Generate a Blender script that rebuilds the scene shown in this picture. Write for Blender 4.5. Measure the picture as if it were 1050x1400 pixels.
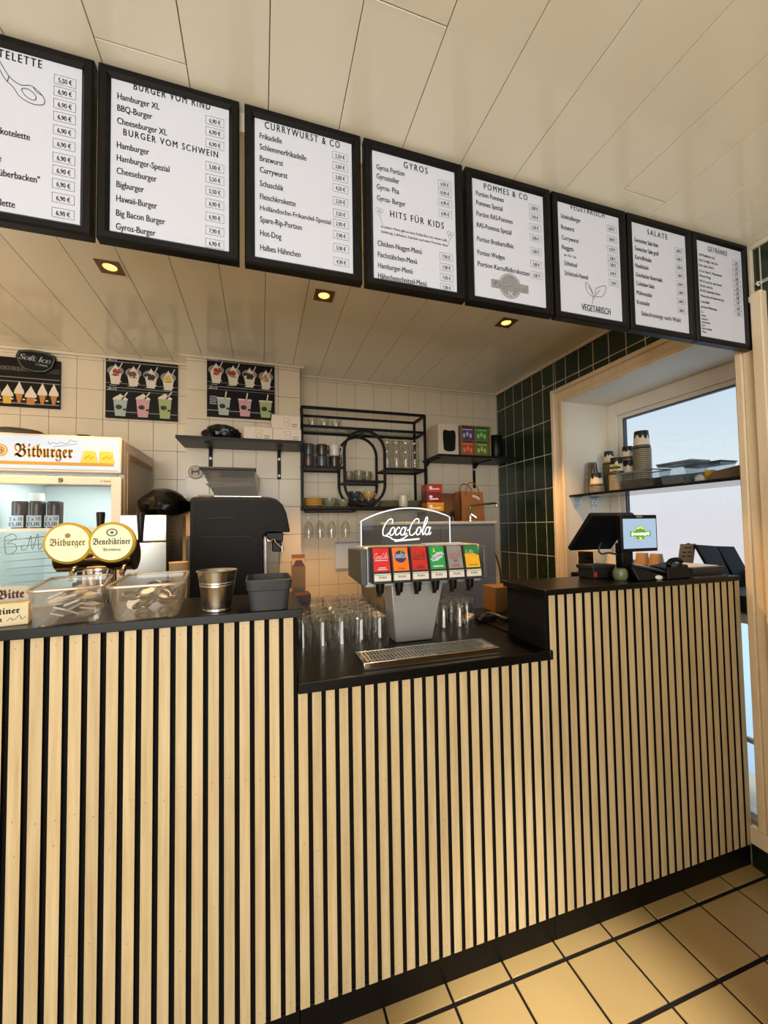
import bpy, math, random
from mathutils import Vector, Matrix
random.seed(7)
S = bpy.context.scene
COL = S.collection
for _o in list(bpy.data.objects):
    bpy.data.objects.remove(_o)

# ------------------------------------------------------------------ camera
CAMLOC = (0.57881, -1.19280, 1.44282)
RIGHT, FWD, UP = (0.95515, -0.29570, -0.01573), (0.29610, 0.95437, 0.03890), (0.00351, -0.04181, 0.99912)
cam_data = bpy.data.cameras.new('camera')
cam_data.sensor_fit = 'VERTICAL'
cam_data.sensor_height = 36.0
cam_data.sensor_width = 27.0
cam_data.lens = 542.5435 / 1400 * 36.0
cam_data.clip_start = 0.02
cam = bpy.data.objects.new('camera', cam_data)
COL.objects.link(cam)
cam.matrix_world = Matrix(((RIGHT[0], UP[0], -FWD[0], CAMLOC[0]), (RIGHT[1], UP[1], -FWD[1], CAMLOC[1]),
                           (RIGHT[2], UP[2], -FWD[2], CAMLOC[2]), (0, 0, 0, 1)))
S.camera = cam

# ------------------------------------------------------------------ world, light, exposure
S.view_settings.view_transform = 'Standard'
S.view_settings.look = 'None'
S.view_settings.gamma = 1.0
S.view_settings.use_curve_mapping = False
S.view_settings.exposure = 0.0
S.cycles.max_bounces = 10
S.cycles.transparent_max_bounces = 40
S.cycles.caustics_reflective = False
S.cycles.caustics_refractive = False
S.cycles.sample_clamp_indirect = 4.0

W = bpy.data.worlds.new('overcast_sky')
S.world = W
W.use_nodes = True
wn, wl = W.node_tree.nodes, W.node_tree.links
bg = wn['Background']
tc = wn.new('ShaderNodeTexCoord')
sep = wn.new('ShaderNodeSeparateXYZ')
ramp = wn.new('ShaderNodeValToRGB')
wl.new(tc.outputs['Generated'], sep.inputs[0])
wl.new(sep.outputs['Z'], ramp.inputs[0])
wl.new(ramp.outputs[0], bg.inputs[0])
e = ramp.color_ramp.elements
e[0].position = 0.0; e[0].color = (0.72, 0.67, 0.71, 1)
e[1].position = 0.42; e[1].color = (0.47, 0.58, 0.72, 1)
x_ = ramp.color_ramp.elements.new(0.12); x_.color = (0.72, 0.76, 0.82, 1)
x_ = ramp.color_ramp.elements.new(0.24); x_.color = (0.60, 0.69, 0.79, 1)
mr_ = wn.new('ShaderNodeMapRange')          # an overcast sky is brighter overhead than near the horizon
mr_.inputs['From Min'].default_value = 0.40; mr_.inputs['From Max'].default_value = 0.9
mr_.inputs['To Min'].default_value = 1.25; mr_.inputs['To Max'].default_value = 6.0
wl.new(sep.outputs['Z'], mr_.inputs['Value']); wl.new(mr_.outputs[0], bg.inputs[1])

def area(name, loc, target, sx, sy, power, col, spread=180):
    l = bpy.data.lights.new(name, 'AREA')
    l.shape = 'RECTANGLE'; l.size = sx; l.size_y = sy; l.energy = power; l.color = col
    l.spread = math.radians(spread)
    o = bpy.data.objects.new(name, l); COL.objects.link(o)
    o.location = loc
    o.rotation_euler = (Vector(target) - Vector(loc)).to_track_quat('-Z', 'Y').to_euler()
    return o
# daylight through the shop front behind the viewer, and through the kitchen window
area('shopfront_daylight', (-0.35, -3.92, 1.45), (-0.1, 0, 1.45), 2.7, 2.0, 142, (0.97, 0.96, 0.90))
_p = area('kitchen_window_portal', (2.935, 0.45, 1.68), (1.2, 0.45, 1.68), 0.85, 0.95, 1, (1, 1, 1))
_p.data.cycles.is_portal = True

# ------------------------------------------------------------------ helpers
def lin(h):
    h = h.lstrip('#')
    c = [int(h[i:i + 2], 16) / 255 for i in (0, 2, 4)]
    return tuple(x / 12.92 if x <= 0.04045 else ((x + 0.055) / 1.055) ** 2.4 for x in c) + (1,)

MATS = {}
def mat(name, col, rough=0.5, metal=0.0, spec=0.5, emit=None, es=0.0, noise=0.0, nscale=(8, 8, 8), bump=0.0, coat=0.0, aniso=0.0):
    if name in MATS:
        return MATS[name]
    m = bpy.data.materials.new(name); m.use_nodes = True
    nt = m.node_tree; p = nt.nodes['Principled BSDF']
    c = lin(col)
    p.inputs['Base Color'].default_value = c
    p.inputs['Roughness'].default_value = rough
    p.inputs['Metallic'].default_value = metal
    p.inputs['Specular IOR Level'].default_value = spec
    p.inputs['Coat Weight'].default_value = coat
    if emit:
        p.inputs['Emission Color'].default_value = lin(emit)
        p.inputs['Emission Strength'].default_value = es
    if noise or bump:
        t = nt.nodes.new('ShaderNodeTexCoord'); mp = nt.nodes.new('ShaderNodeMapping'); nz = nt.nodes.new('ShaderNodeTexNoise')
        mp.inputs['Scale'].default_value = nscale
        nz.inputs['Scale'].default_value = 1.0; nz.inputs['Detail'].default_value = 5
        nt.links.new(t.outputs['Object'], mp.inputs[0]); nt.links.new(mp.outputs[0], nz.inputs[0])
        if noise:
            hs = nt.nodes.new('ShaderNodeMapRange')
            hs.inputs['To Min'].default_value = 1 - noise; hs.inputs['To Max'].default_value = 1 + noise
            hs.inputs['From Min'].default_value = 0.25; hs.inputs['From Max'].default_value = 0.75
            vm = nt.nodes.new('ShaderNodeVectorMath'); vm.operation = 'SCALE'
            vm.inputs[0].default_value = c[:3]
            nt.links.new(nz.outputs['Fac'], hs.inputs[0]); nt.links.new(hs.outputs[0], vm.inputs['Scale'])
            nt.links.new(vm.outputs[0], p.inputs['Base Color'])
        if bump:
            b = nt.nodes.new('ShaderNodeBump'); b.inputs['Strength'].default_value = bump; b.inputs['Distance'].default_value = 0.01
            nt.links.new(nz.outputs['Fac'], b.inputs['Height']); nt.links.new(b.outputs[0], p.inputs['Normal'])
    MATS[name] = m
    return m

def clear(name, tint, gloss=0.02, base=0.04, edge=0.75, power=3.0, body=0.0, bodycol='#ffffff', emit=0.0):
    """thin clear plastic or glass: see-through, a sharp reflection that grows at the rim, optional milky body"""
    if name in MATS:
        return MATS[name]
    m = bpy.data.materials.new(name); m.use_nodes = True
    nt = m.node_tree; nt.nodes.remove(nt.nodes['Principled BSDF'])
    out = nt.nodes['Material Output']
    tr = nt.nodes.new('ShaderNodeBsdfTransparent'); tr.inputs[0].default_value = lin(tint)
    gl = nt.nodes.new('ShaderNodeBsdfGlossy'); gl.inputs['Roughness'].default_value = gloss
    lw = nt.nodes.new('ShaderNodeLayerWeight'); lw.inputs['Blend'].default_value = 0.5
    pw = nt.nodes.new('ShaderNodeMath'); pw.operation = 'POWER'; pw.inputs[1].default_value = power
    mr = nt.nodes.new('ShaderNodeMapRange'); mr.inputs['To Min'].default_value = base; mr.inputs['To Max'].default_value = edge
    nt.links.new(lw.outputs['Facing'], pw.inputs[0]); nt.links.new(pw.outputs[0], mr.inputs[0])
    mx = nt.nodes.new('ShaderNodeMixShader')
    nt.links.new(mr.outputs[0], mx.inputs[0]); nt.links.new(gl.outputs[0], mx.inputs[2])
    first = tr
    if body:
        df = nt.nodes.new('ShaderNodeBsdfDiffuse'); df.inputs[0].default_value = lin(bodycol)
        tl = nt.nodes.new('ShaderNodeBsdfTranslucent'); tl.inputs[0].default_value = lin(bodycol)
        m1 = nt.nodes.new('ShaderNodeMixShader'); m1.inputs[0].default_value = 0.5
        nt.links.new(df.outputs[0], m1.inputs[1]); nt.links.new(tl.outputs[0], m1.inputs[2])
        m2 = nt.nodes.new('ShaderNodeMixShader'); m2.inputs[0].default_value = body
        nt.links.new(tr.outputs[0], m2.inputs[1]); nt.links.new(m1.outputs[0], m2.inputs[2]); first = m2
    nt.links.new(first.outputs[0], mx.inputs[1])
    nt.links.new(mx.outputs[0], out.inputs[0])
    MATS[name] = m
    return m

def wood(name, cols, sc, vary_pitch=0.0, rough=0.55):
    if name in MATS:
        return MATS[name]
    m = bpy.data.materials.new(name); m.use_nodes = True
    nt = m.node_tree; p = nt.nodes['Principled BSDF']; p.inputs['Roughness'].default_value = rough
    g = nt.nodes.new('ShaderNodeNewGeometry'); mp = nt.nodes.new('ShaderNodeMapping'); mp.inputs['Scale'].default_value = sc
    nz = nt.nodes.new('ShaderNodeTexNoise'); nz.inputs['Scale'].default_value = 1; nz.inputs['Detail'].default_value = 6; nz.inputs['Roughness'].default_value = 0.6
    nz.noise_dimensions = '4D'
    rp = nt.nodes.new('ShaderNodeValToRGB')
    rp.color_ramp.elements[0].position = 0.3; rp.color_ramp.elements[0].color = lin(cols[0])
    rp.color_ramp.elements[1].position = 0.7; rp.color_ramp.elements[1].color = lin(cols[2])
    x = rp.color_ramp.elements.new(0.5); x.color = lin(cols[1])
    nt.links.new(g.outputs['Position'], mp.inputs[0]); nt.links.new(mp.outputs[0], nz.inputs['Vector']); nt.links.new(nz.outputs['Fac'], rp.inputs[0])
    last = rp.outputs[0]
    if vary_pitch:
        sx = nt.nodes.new('ShaderNodeSeparateXYZ'); nt.links.new(g.outputs['Position'], sx.inputs[0])
        d = nt.nodes.new('ShaderNodeMath'); d.operation = 'DIVIDE'; d.inputs[1].default_value = vary_pitch
        f = nt.nodes.new('ShaderNodeMath'); f.operation = 'FLOOR'
        ad = nt.nodes.new('ShaderNodeMath'); ad.operation = 'ADD'; ad.inputs[1].default_value = 0.0005
        nt.links.new(sx.outputs[0], ad.inputs[0]); nt.links.new(ad.outputs[0], d.inputs[0]); nt.links.new(d.outputs[0], f.inputs[0])
        wnz = nt.nodes.new('ShaderNodeTexWhiteNoise'); wnz.noise_dimensions = '1D'; nt.links.new(f.outputs[0], wnz.inputs['W'])
        nt.links.new(f.outputs[0], nz.inputs['W'])
        mr = nt.nodes.new('ShaderNodeMapRange'); mr.inputs['To Min'].default_value = 0.93; mr.inputs['To Max'].default_value = 1.05
        nt.links.new(wnz.outputs['Value'], mr.inputs[0])
        vm = nt.nodes.new('ShaderNodeVectorMath'); vm.operation = 'SCALE'
        nt.links.new(last, vm.inputs[0]); nt.links.new(mr.outputs[0], vm.inputs['Scale']); last = vm.outputs[0]
    nt.links.new(last, p.inputs['Base Color'])
    b = nt.nodes.new('ShaderNodeBump'); b.inputs['Strength'].default_value = 0.15; b.inputs['Distance'].default_value = 0.002
    nt.links.new(nz.outputs['Fac'], b.inputs['Height']); nt.links.new(b.outputs[0], p.inputs['Normal'])
    MATS[name] = m
    return m

_TX = {}
BOLD = 0.0
def glyphs(s, spacing=1.0):
    k = (s, spacing)
    if k not in _TX:
        c = bpy.data.curves.new('t', 'FONT'); c.body = s; c.size = 1.0; c.space_character = spacing
        c.resolution_u = 3; c.offset = BOLD
        o = bpy.data.objects.new('t', c)
        me = bpy.data.meshes.new_from_object(o)
        vs = [(v.co.x, v.co.y) for v in me.vertices]; fs = [tuple(p.vertices) for p in me.polygons]
        bpy.data.objects.remove(o); bpy.data.curves.remove(c); bpy.data.meshes.remove(me)
        _TX[k] = (vs, fs)
    return _TX[k]

class MB:
    def __init__(s, M=None):
        s.v = []; s.f = []; s.m = []; s.M = M
    def add(s, vs, fs, mi=0):
        n = len(s.v)
        if s.M is not None:
            vs = [tuple(s.M @ Vector(v)) for v in vs]
        s.v += [tuple(v) for v in vs]
        s.f += [tuple(i + n for i in f) for f in fs]
        s.m += [mi] * len(fs)
        return s
    def box(s, x0, x1, y0, y1, z0, z1, mi=0):
        vs = [(x, y, z) for z in (z0, z1) for y in (y0, y1) for x in (x0, x1)]
        return s.add(vs, [(0, 2, 3, 1), (4, 5, 7, 6), (0, 1, 5, 4), (2, 6, 7, 3), (0, 4, 6, 2), (1, 3, 7, 5)], mi)
    def hexa(s, b, t, mi=0):
        """eight corners: bottom ring and top ring, each counter-clockwise seen from above"""
        return s.add(list(b) + list(t), [(3, 2, 1, 0), (4, 5, 6, 7), (0, 1, 5, 4), (1, 2, 6, 5), (2, 3, 7, 6), (3, 0, 4, 7)], mi)
    def prism(s, poly, o, U, V, Wd, mi=0):
        """polygon in the plane (o, U, V), extruded along Wd"""
        o, U, V, Wd = map(Vector, (o, U, V, Wd)); n = len(poly)
        a = [o + U * p[0] + V * p[1] for p in poly]; b = [p + Wd for p in a]
        fs = [tuple(range(n - 1, -1, -1)), tuple(range(n, 2 * n))] + [(i, (i + 1) % n, n + (i + 1) % n, n + i) for i in range(n)]
        if U.cross(V).dot(Wd) < 0:
            fs = [tuple(reversed(f)) for f in fs]
        return s.add(a + b, fs, mi)
    def flat(s, poly, o, U, V, mi=0):
        o, U, V = map(Vector, (o, U, V))
        return s.add([o + U * p[0] + V * p[1] for p in poly], [tuple(range(len(poly)))], mi)
    def lathe(s, prof, c, seg=24, axis=None, mi=0, cap0=False, cap1=False, wob=0.0, wn=0):
        c = Vector(c); Q = Matrix.Identity(3) if axis is None else Vector((0, 0, 1)).rotation_difference(Vector(axis).normalized()).to_matrix()
        vs = []
        for r, z in prof:
            for i in range(seg):
                a = 2 * math.pi * i / seg
                rr = r * (1 + wob * (math.cos(a * wn) if wn else 0))
                vs.append(c + Q @ Vector((rr * math.cos(a), rr * math.sin(a), z)))
        fs = []
        for k in range(len(prof) - 1):
            for i in range(seg):
                j = (i + 1) % seg
                fs.append((k * seg + i, k * seg + j, (k + 1) * seg + j, (k + 1) * seg + i))
        if cap0: fs.append(tuple(range(seg - 1, -1, -1)))
        if cap1: fs.append(tuple((len(prof) - 1) * seg + i for i in range(seg)))
        return s.add(vs, fs, mi)
    def cyl(s, c, r, h, seg=24, axis=None, mi=0):
        return s.lathe([(r, 0), (r, h)], c, seg, axis, mi, True, True)
    def tube(s, pts, r, seg=8, closed=False, mi=0):
        P = [Vector(p) for p in pts]; n = len(P); vs = []; up = None
        for i in range(n):
            if closed: t = P[(i + 1) % n] - P[i - 1]
            else: t = P[min(i + 1, n - 1)] - P[max(i - 1, 0)]
            t.normalize()
            if up is None:
                up = Vector((0, 0, 1)) if abs(t.z) < 0.9 else Vector((1, 0, 0))
            a = t.cross(up).normalized(); up = a.cross(t).normalized()
            for k in range(seg):
                an = 2 * math.pi * (k + 0.5) / seg
                vs.append(P[i] + (a * math.cos(an) + up * math.sin(an)) * r)
        fs = []
        for i in range(n if closed else n - 1):
            j = (i + 1) % n
            for k in range(seg):
                l = (k + 1) % seg
                fs.append((i * seg + k, i * seg + l, j * seg + l, j * seg + k))
        if not closed:
            fs.append(tuple(range(seg - 1, -1, -1))); fs.append(tuple((n - 1) * seg + k for k in range(seg)))
        return s.add(vs, fs, mi)
    def bar(s, a, b, w=0.016, mi=0):
        """square bar between two points"""
        return s.tube([a, b], w * 0.7071, 4, False, mi)
    def ribbon(s, pts, w, o, U, V, mi=0, closed=False):
        """flat stroke of constant width along 2-D points"""
        o, U, V = map(Vector, (o, U, V)); P = [Vector((p[0], p[1])) for p in pts]; n = len(P); L = []; Rr = []
        for i in range(n):
            if closed: t = P[(i + 1) % n] - P[i - 1]
            else: t = P[min(i + 1, n - 1)] - P[max(i - 1, 0)]
            if t.length < 1e-9: t = Vector((1, 0))
            t.normalize(); nn = Vector((-t.y, t.x)) * (w / 2)
            L.append(P[i] + nn); Rr.append(P[i] - nn)
        vs = [o + U * p.x + V * p.y for p in L + Rr]
        fs = [(i, n + i, n + (i + 1) % n, (i + 1) % n) for i in range(n if closed else n - 1)]
        return s.add(vs, fs, mi)
    def text(s, body, o, U, V, cap, width=None, align='L', shear=0.0, mi=0, spacing=1.0, xs=0.78, off=0.0, bold=None):
        """lettering: o is the baseline start, cap the capital height in metres, width the wanted length"""
        o, U, V = Vector(o), Vector(U).normalized(), Vector(V).normalized()
        vs, fs = glyphs(body, spacing)
        if not vs: return s
        mx = max(v[0] for v in vs); mn = min(v[0] for v in vs)
        k = cap / 0.70
        kx = (width / max(mx - mn, 1e-6)) if width else k * xs
        sh = {'L': 0, 'C': -(mx - mn) * kx / 2, 'R': -(mx - mn) * kx}[align]
        n = U.cross(V) * off
        bold = cap * 0.045 if bold is None else bold
        for d in ((-bold / 2, bold / 2) if bold else (0,)):
            s.add([o + U * (sh + d + (x - mn) * kx + y * k * shear) + V * (y * k) + n for x, y in vs], fs, mi)
        return s

def finish(me, mats, smooth=35):
    for m in (mats if isinstance(mats, (list, tuple)) else [mats]):
        me.materials.append(m)
    if smooth:
        me.polygons.foreach_set('use_smooth', [True] * len(me.polygons))
        me.set_sharp_from_angle(angle=math.radians(smooth))

def mesh_obj(name, mb, mats, loc=(0, 0, 0), parent=None, bevel=0.0, smooth=35, shift=True):
    me = bpy.data.meshes.new(name)
    l = Vector(loc) if shift else Vector((0, 0, 0))
    me.from_pydata([tuple(Vector(v) - l) for v in mb.v], [], mb.f)
    me.polygons.foreach_set('material_index', mb.m)
    me.update()
    finish(me, mats, smooth)
    o = bpy.data.objects.new(name, me); COL.objects.link(o)
    if parent is None: o.location = loc
    else: o.parent = parent
    if bevel:
        b = o.modifiers.new('bevel', 'BEVEL'); b.width = bevel; b.segments = 2; b.limit_method = 'ANGLE'; b.angle_limit = math.radians(40)
        b.harden_normals = False
    return o

class Thing:
    """an Empty at the thing's base; parts are given in world coordinates (or local ones when local=True)"""
    def __init__(s, name, label, cat, loc, rz=0.0, group=None, local=False):
        s.o = bpy.data.objects.new(name, None); COL.objects.link(s.o)
        s.o.empty_display_size = 0.05
        s.loc = Vector(loc); s.o.location = loc; s.o.rotation_euler = (0, 0, rz); s.local = local
        s.o['label'] = label; s.o['category'] = cat
        if group: s.o['group'] = group
    def part(s, name, mb, mats, bevel=0.0, smooth=35, label=None, under=None):
        o = mesh_obj(name, mb, mats, (0, 0, 0) if s.local else tuple(s.loc), under or s.o, bevel, smooth)
        if label: o['label'] = label
        return o

def solo(name, label, cat, mb, mats, loc, group=None, bevel=0.0, smooth=35, shift=True, rz=0.0):
    o = mesh_obj(name, mb, mats, loc, None, bevel, smooth, shift)
    o.rotation_euler = (0, 0, rz)
    o['label'] = label; o['category'] = cat
    if group: o['group'] = group
    return o

def struct(name, mb, mats, bevel=0.0, smooth=35, parent=None):
    o = mesh_obj(name, mb, mats, (0, 0, 0), parent, bevel, smooth)
    o['kind'] = 'structure'
    return o

def dup(root, loc, label=None, rz=None, group=None):
    r = root.copy(); COL.objects.link(r); r.location = loc
    if rz is not None: r.rotation_euler = (0, 0, rz)
    if label: r['label'] = label
    if group: r['group'] = group
    for ch in list(root.children):
        c = ch.copy(); COL.objects.link(c); c.parent = r
        for g in list(ch.children):
            d = g.copy(); COL.objects.link(d); d.parent = c
    return r

def circ(cx, cy, rx, ry=None, n=28, a0=0, a1=2 * math.pi):
    ry = rx if ry is None else ry
    full = abs(a1 - a0 - 2 * math.pi) < 1e-6
    return [(cx + rx * math.cos(a0 + (a1 - a0) * i / (n if full else n - 1)), cy + ry * math.sin(a0 + (a1 - a0) * i / (n if full else n - 1))) for i in range(n)]

def smoothpts(P, n=6, closed=False):
    out = []; m = len(P)
    rng = range(m if closed else m - 1)
    for i in rng:
        p0 = P[(i - 1) % m] if (closed or i > 0) else P[i]; p1 = P[i]; p2 = P[(i + 1) % m]
        p3 = P[(i + 2) % m] if (closed or i + 2 < m) else P[(i + 1) % m]
        for k in range(n):
            t = k / n
            out.append(tuple(0.5 * ((2 * b) + (-a + c) * t + (2 * a - 5 * b + 4 * c - d) * t * t + (-a + 3 * b - 3 * c + d) * t ** 3)
                             for a, b, c, d in zip(p0, p1, p2, p3)))
    if not closed: out.append(tuple(P[-1]))
    return out

# script word drawn with a pen: x to the right, y up, capitals about 1 high
def script_cola(mb, o, U, V, h, w, mi=0, pen=0.022):
    o, U, V = Vector(o), Vector(U).normalized(), Vector(V).normalized()
    strokes = []; x = 0.0
    C = [(.62, .72), (.56, .98), (.32, 1.0), (.1, .74), (.02, .36), (.12, .05), (.34, -.02), (.56, .16), (.66, .34)]
    oo = [(.18 + .17 * math.cos(t), .24 + .25 * math.sin(t)) for t in [i * math.pi / 6 for i in range(13)]]
    cc = [(.3, .4), (.2, .5), (.06, .38), (.04, .14), (.16, 0), (.36, .12), (.44, .24)]
    aa = [(.18 + .17 * math.cos(t), .24 + .25 * math.sin(t)) for t in [i * math.pi / 6 for i in range(13)]]
    a2 = [(.37, .5), (.34, .12), (.42, 0), (.54, .14)]
    ll = [(.0, .2), (.2, .6), (.26, 1.0), (.16, 1.12), (.08, .9), (.1, .2), (.18, 0), (.3, .12)]
    for k, adv in (('C', .6), ('o', .42), ('c', .42), ('a', .52), ('-', .16), ('C', .6), ('o', .42), ('l', .3), ('a', .5)):
        for st in {'C': [C], 'o': [oo], 'c': [cc], 'a': [aa, a2], '-': [[(-.02, .28), (.16, .34)]], 'l': [ll]}[k]:
            strokes.append([(px + x, py) for px, py in st])
        x += adv
    strokes.append([(.34, -.02), (.7, -.12), (1.0, -.26), (1.5, -.3), (1.9, -.16), (2.1, .0)])
    sc = h; sx = w / x
    for st in strokes:
        P = smoothpts(st, 4)
        mb.ribbon([(p[0] * sx + p[1] * h * 0.28, p[1] * sc) for p in P], w * pen, o, U, V, mi)
    return mb

BLACK_LET = dict(zip('ABCDEFGHIJKLMNOPQRSTUVWXYZabcdefghijklmnopqrstuvwxyz', [chr(0x1D56C + i) for i in range(26)] + [chr(0x1D586 + i) for i in range(26)]))
SCRIPT_LET = dict(zip('ABCDEFGHIJKLMNOPQRSTUVWXYZabcdefghijklmnopqrstuvwxyz', [chr(0x1D4D0 + i) for i in range(26)] + [chr(0x1D4EA + i) for i in range(26)]))
def fraktur(t): return ''.join(BLACK_LET.get(c, c) for c in t)
def script(t): return ''.join(SCRIPT_LET.get(c, c) for c in t)
X, Y, Z = Vector((1, 0, 0)), Vector((0, 1, 0)), Vector((0, 0, 1))

# ------------------------------------------------------------------ materials
CREAM = mat('ceiling_panel_cream', '#ece8d6', 0.10, spec=0.45)
SEAM = mat('ceiling_seam', '#8a7a5e', 0.7)
WHITE_TILE = mat('white_wall_tile', '#d6c8b0', 0.22, noise=0.03, nscale=(5, 5, 5))
GROUT_W = mat('wall_grout', '#8d7f6c', 0.8)
GREEN_TILE = mat('green_wall_tile', '#223024', 0.18, noise=0.15, nscale=(9, 9, 9))
GROUT_G = mat('pale_grout', '#cfc4ae', 0.8)
FLOOR_TILE = mat('floor_tile_ochre', '#a08658', 0.34, noise=0.10, nscale=(3, 3, 3), bump=0.02)
GROUT_F = mat('floor_grout', '#150f0a', 0.85, spec=.2)
OFFWHITE = mat('painted_plaster', '#e2d8c6', 0.6)
TRIMW = mat('cream_trim', '#d3c6b2', 0.4)
PVC = mat('white_window_frame', '#e3ded6', 0.3)
PINE = wood('pine_casing', ('#d9c3a2', '#e3d0b2', '#eddcc2'), (14, 14, 1.5), rough=0.4)
SLAT = wood('oak_slat', ('#b19a72', '#c1ab82', '#ccb996'), (70, 70, 3.0), 0.04, rough=0.5)
BLACK_MDF = mat('black_backing_board', '#070605', 0.85, spec=0.2)
TOP = mat('dark_brown_worktop', '#0a0807', 0.30, noise=0.2, nscale=(60, 60, 60), spec=0.24)
PLINTH = mat('black_plinth_tile', '#060505', 0.45, spec=0.2)
DKGREEN = mat('dark_green_skirting', '#101810', 0.3)
BLK = mat('black_plastic', '#090909', 0.42, spec=0.28)
BLKM = mat('matt_black_metal', '#080808', 0.5, spec=0.25)
FRAME_BLK = mat('black_frame', '#060505', 0.45, spec=0.22)
PAPER = mat('white_paper', '#c6cbd9', 0.6)
INK = mat('dark_ink', '#262629', 0.7)
INKG = mat('grey_ink', '#858585', 0.7)
WHT = mat('white_plastic', '#e6e4df', 0.35)
STEEL = mat('brushed_steel', '#bcbbb8', 0.42, 0.62, noise=0.06, nscale=(2, 2, 120))
STEELD = mat('steel_panel_grey', '#74777b', 0.42, 0.7, noise=0.05, nscale=(2, 2, 50))
CHROME = mat('chrome', '#d5d2cb', 0.08, 1.0)
GALV = mat('galvanised_steel', '#b3b0a8', 0.24, 1.0, noise=0.05, nscale=(10, 10, 10))
GLASS = clear('clear_glass', '#f4f7f4', 0.02, 0.05, 0.85, 2.2)
GLASS2 = clear('drinking_glass', '#fbfbf9', 0.03, 0.07, 0.65, 2.0)
PANE = clear('window_glass', '#f6fafa', 0.01, 0.03, 0.6, 4)
MILKY = clear('milky_plastic', '#f4f3f0', 0.12, 0.06, 0.5, 2.4, body=0.09, bodycol='#dcdad4')
RED = mat('red_label', '#c81f1c', 0.35)
GOLD = mat('gold_print', '#a98420', 0.4)
CARD = mat('brown_cardboard', '#8f6030', 0.7, noise=0.06, nscale=(20, 20, 20))
KRAFT = mat('kraft_paper', '#54351a', 0.75, noise=0.1, nscale=(14, 14, 14), bump=0.2)

# ================================================================== THE SETTING
CZ = 2.60            # ceiling height
XR = 2.553           # face of the right-hand wall
YB = 1.80            # face of the back wall
# floor: tiles and grout in one object
f = MB(); f.box(-2.6, 2.95, -4.0, 1.9, -0.05, -0.003, 1)
gx = [1.1317 + 0.205 * i for i in range(-19, 9)]
gy = [-0.0498 - 0.2004 * j for j in range(-1, 21)]
for i in range(len(gx) - 1):
    for j in range(len(gy) - 1):
        x0, x1 = gx[i] + 0.0042, min(gx[i + 1] - 0.0042, XR + 0.01)
        if x1 > x0 + 0.01:
            f.box(x0, x1, gy[j + 1] + 0.0065, gy[j] - 0.0065, -0.01, 0.0, 0)
struct('floor', f, [FLOOR_TILE, GROUT_F], bevel=0.0012)

# ceiling: glossy cream panels with joints
c = MB(); c.box(-2.6, 2.97, -4.0, 1.9, CZ + 0.006, CZ + 0.05, 1)
joints = {0.209: -0.152, 0.797: -0.405, 1.78: -0.172, 2.17: -0.95, -0.18: -0.6, 0.603: -1.5}
x = 0.209 - 0.1967 * 15
while x < XR:
    x1 = min(x + 0.1967, XR + 0.02)
    cut = [k for k in joints if abs(k - x) < 0.06]
    if cut:
        yj = joints[cut[0]]
        c.box(x + 0.0012, x1 - 0.0012, -4.0, yj - 0.0012, CZ, CZ + 0.008); c.box(x + 0.0012, x1 - 0.0012, yj + 0.0012, 1.9, CZ, CZ + 0.008)
    else:
        c.box(x + 0.0012, x1 - 0.0012, -4.0, 1.9, CZ, CZ + 0.008)
    x += 0.1967
struct('ceiling', c, [CREAM, SEAM], bevel=0.0008)

# white tiled back wall (left of the pier, and right of it)
w = MB(); w.box(-2.6, 2.6, YB + 0.004, 1.95, 0, CZ + 0.05, 1)
zr = [1.984 + 0.193 * k for k in range(-11, 4)]
def tiles(mb, x0, x1, cols, y, mi=0):
    cols = sorted(q for q in cols if x0 < q < x1); cols = [x0] + cols + [x1]
    for a, b in zip(cols, cols[1:]):
        for za, zb in zip(zr, zr[1:] + [CZ]):
            mb.box(a + 0.0011, b - 0.0011, y, y + 0.008, max(za, 0) + 0.0011, min(zb, CZ) - 0.0011, mi)
tiles(w, -2.6, 0.12, [0.033 - 0.1465 * k for k in range(-2, 19)], YB)
tiles(w, 0.83, XR + 0.02, [0.991 + 0.148 * k for k in range(0, 12)], YB)
struct('wall_back', w, [WHITE_TILE, GROUT_W], bevel=0.001)
p = MB(); p.box(0.121, 0.839, 1.648, YB + 0.004, 0, CZ, 1)
tiles(p, 0.113, 0.847, [0.254, 0.401, 0.548, 0.697], 1.64)
for za, zb in zip(zr, zr[1:] + [CZ]):
    for xa, xb in ((0.113, 0.121), (0.839, 0.847)):
        p.box(xa, xb, 1.6492, YB - 0.001, max(za, 0) + 0.0011, min(zb, CZ) - 0.0011)
struct('wall_pier', p, [WHITE_TILE, GROUT_W], bevel=0.001)

# right-hand wall with the window opening; dark green tiles
OY0, OY1, OZT = -0.033, 0.986, 2.275      # opening
SILL = 1.125
w = MB()
w.box(XR + 0.0012, 2.97, OY1 + 0.004, 1.95, 0, CZ + 0.05, 1)
w.box(XR + 0.0012, 2.97, -4.0, OY0 - 0.004, 0, CZ + 0.05, 1)
w.box(XR + 0.0012, 2.97, OY0 - 0.004, OY1 + 0.004, OZT + 0.004, CZ + 0.05, 1)
w.box(XR + 0.006, 2.97, OY0 - 0.004, OY1 + 0.004, -0.05, 0.165, 1)
ty = [1.7885 - 0.1167 * k for k in range(-1, 18)]
tz = [2.4341 - 0.2427 * k for k in range(-1, 12)]
for ya, yb in zip(ty[1:], ty):
    for za, zb in zip(tz[1:], tz):
        zb2, za2 = min(zb, CZ), max(za, 0.0)
        if zb2 <= za2: continue
        for (ra, rb, rz0, rz1) in ((1.07, YB, 0, CZ), (-0.13, 1.07, 2.35, CZ), (-4, -0.13, 0, CZ)):
            a, b = max(ya, ra), min(yb, rb); q0, q1 = max(za2, rz0), min(zb2, rz1)
            if b - a > 0.006 and q1 - q0 > 0.006:
                w.box(XR, XR + 0.008, a + 0.0026, b - 0.0026, q0 + 0.0026, q1 - 0.0026, 0)
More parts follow.
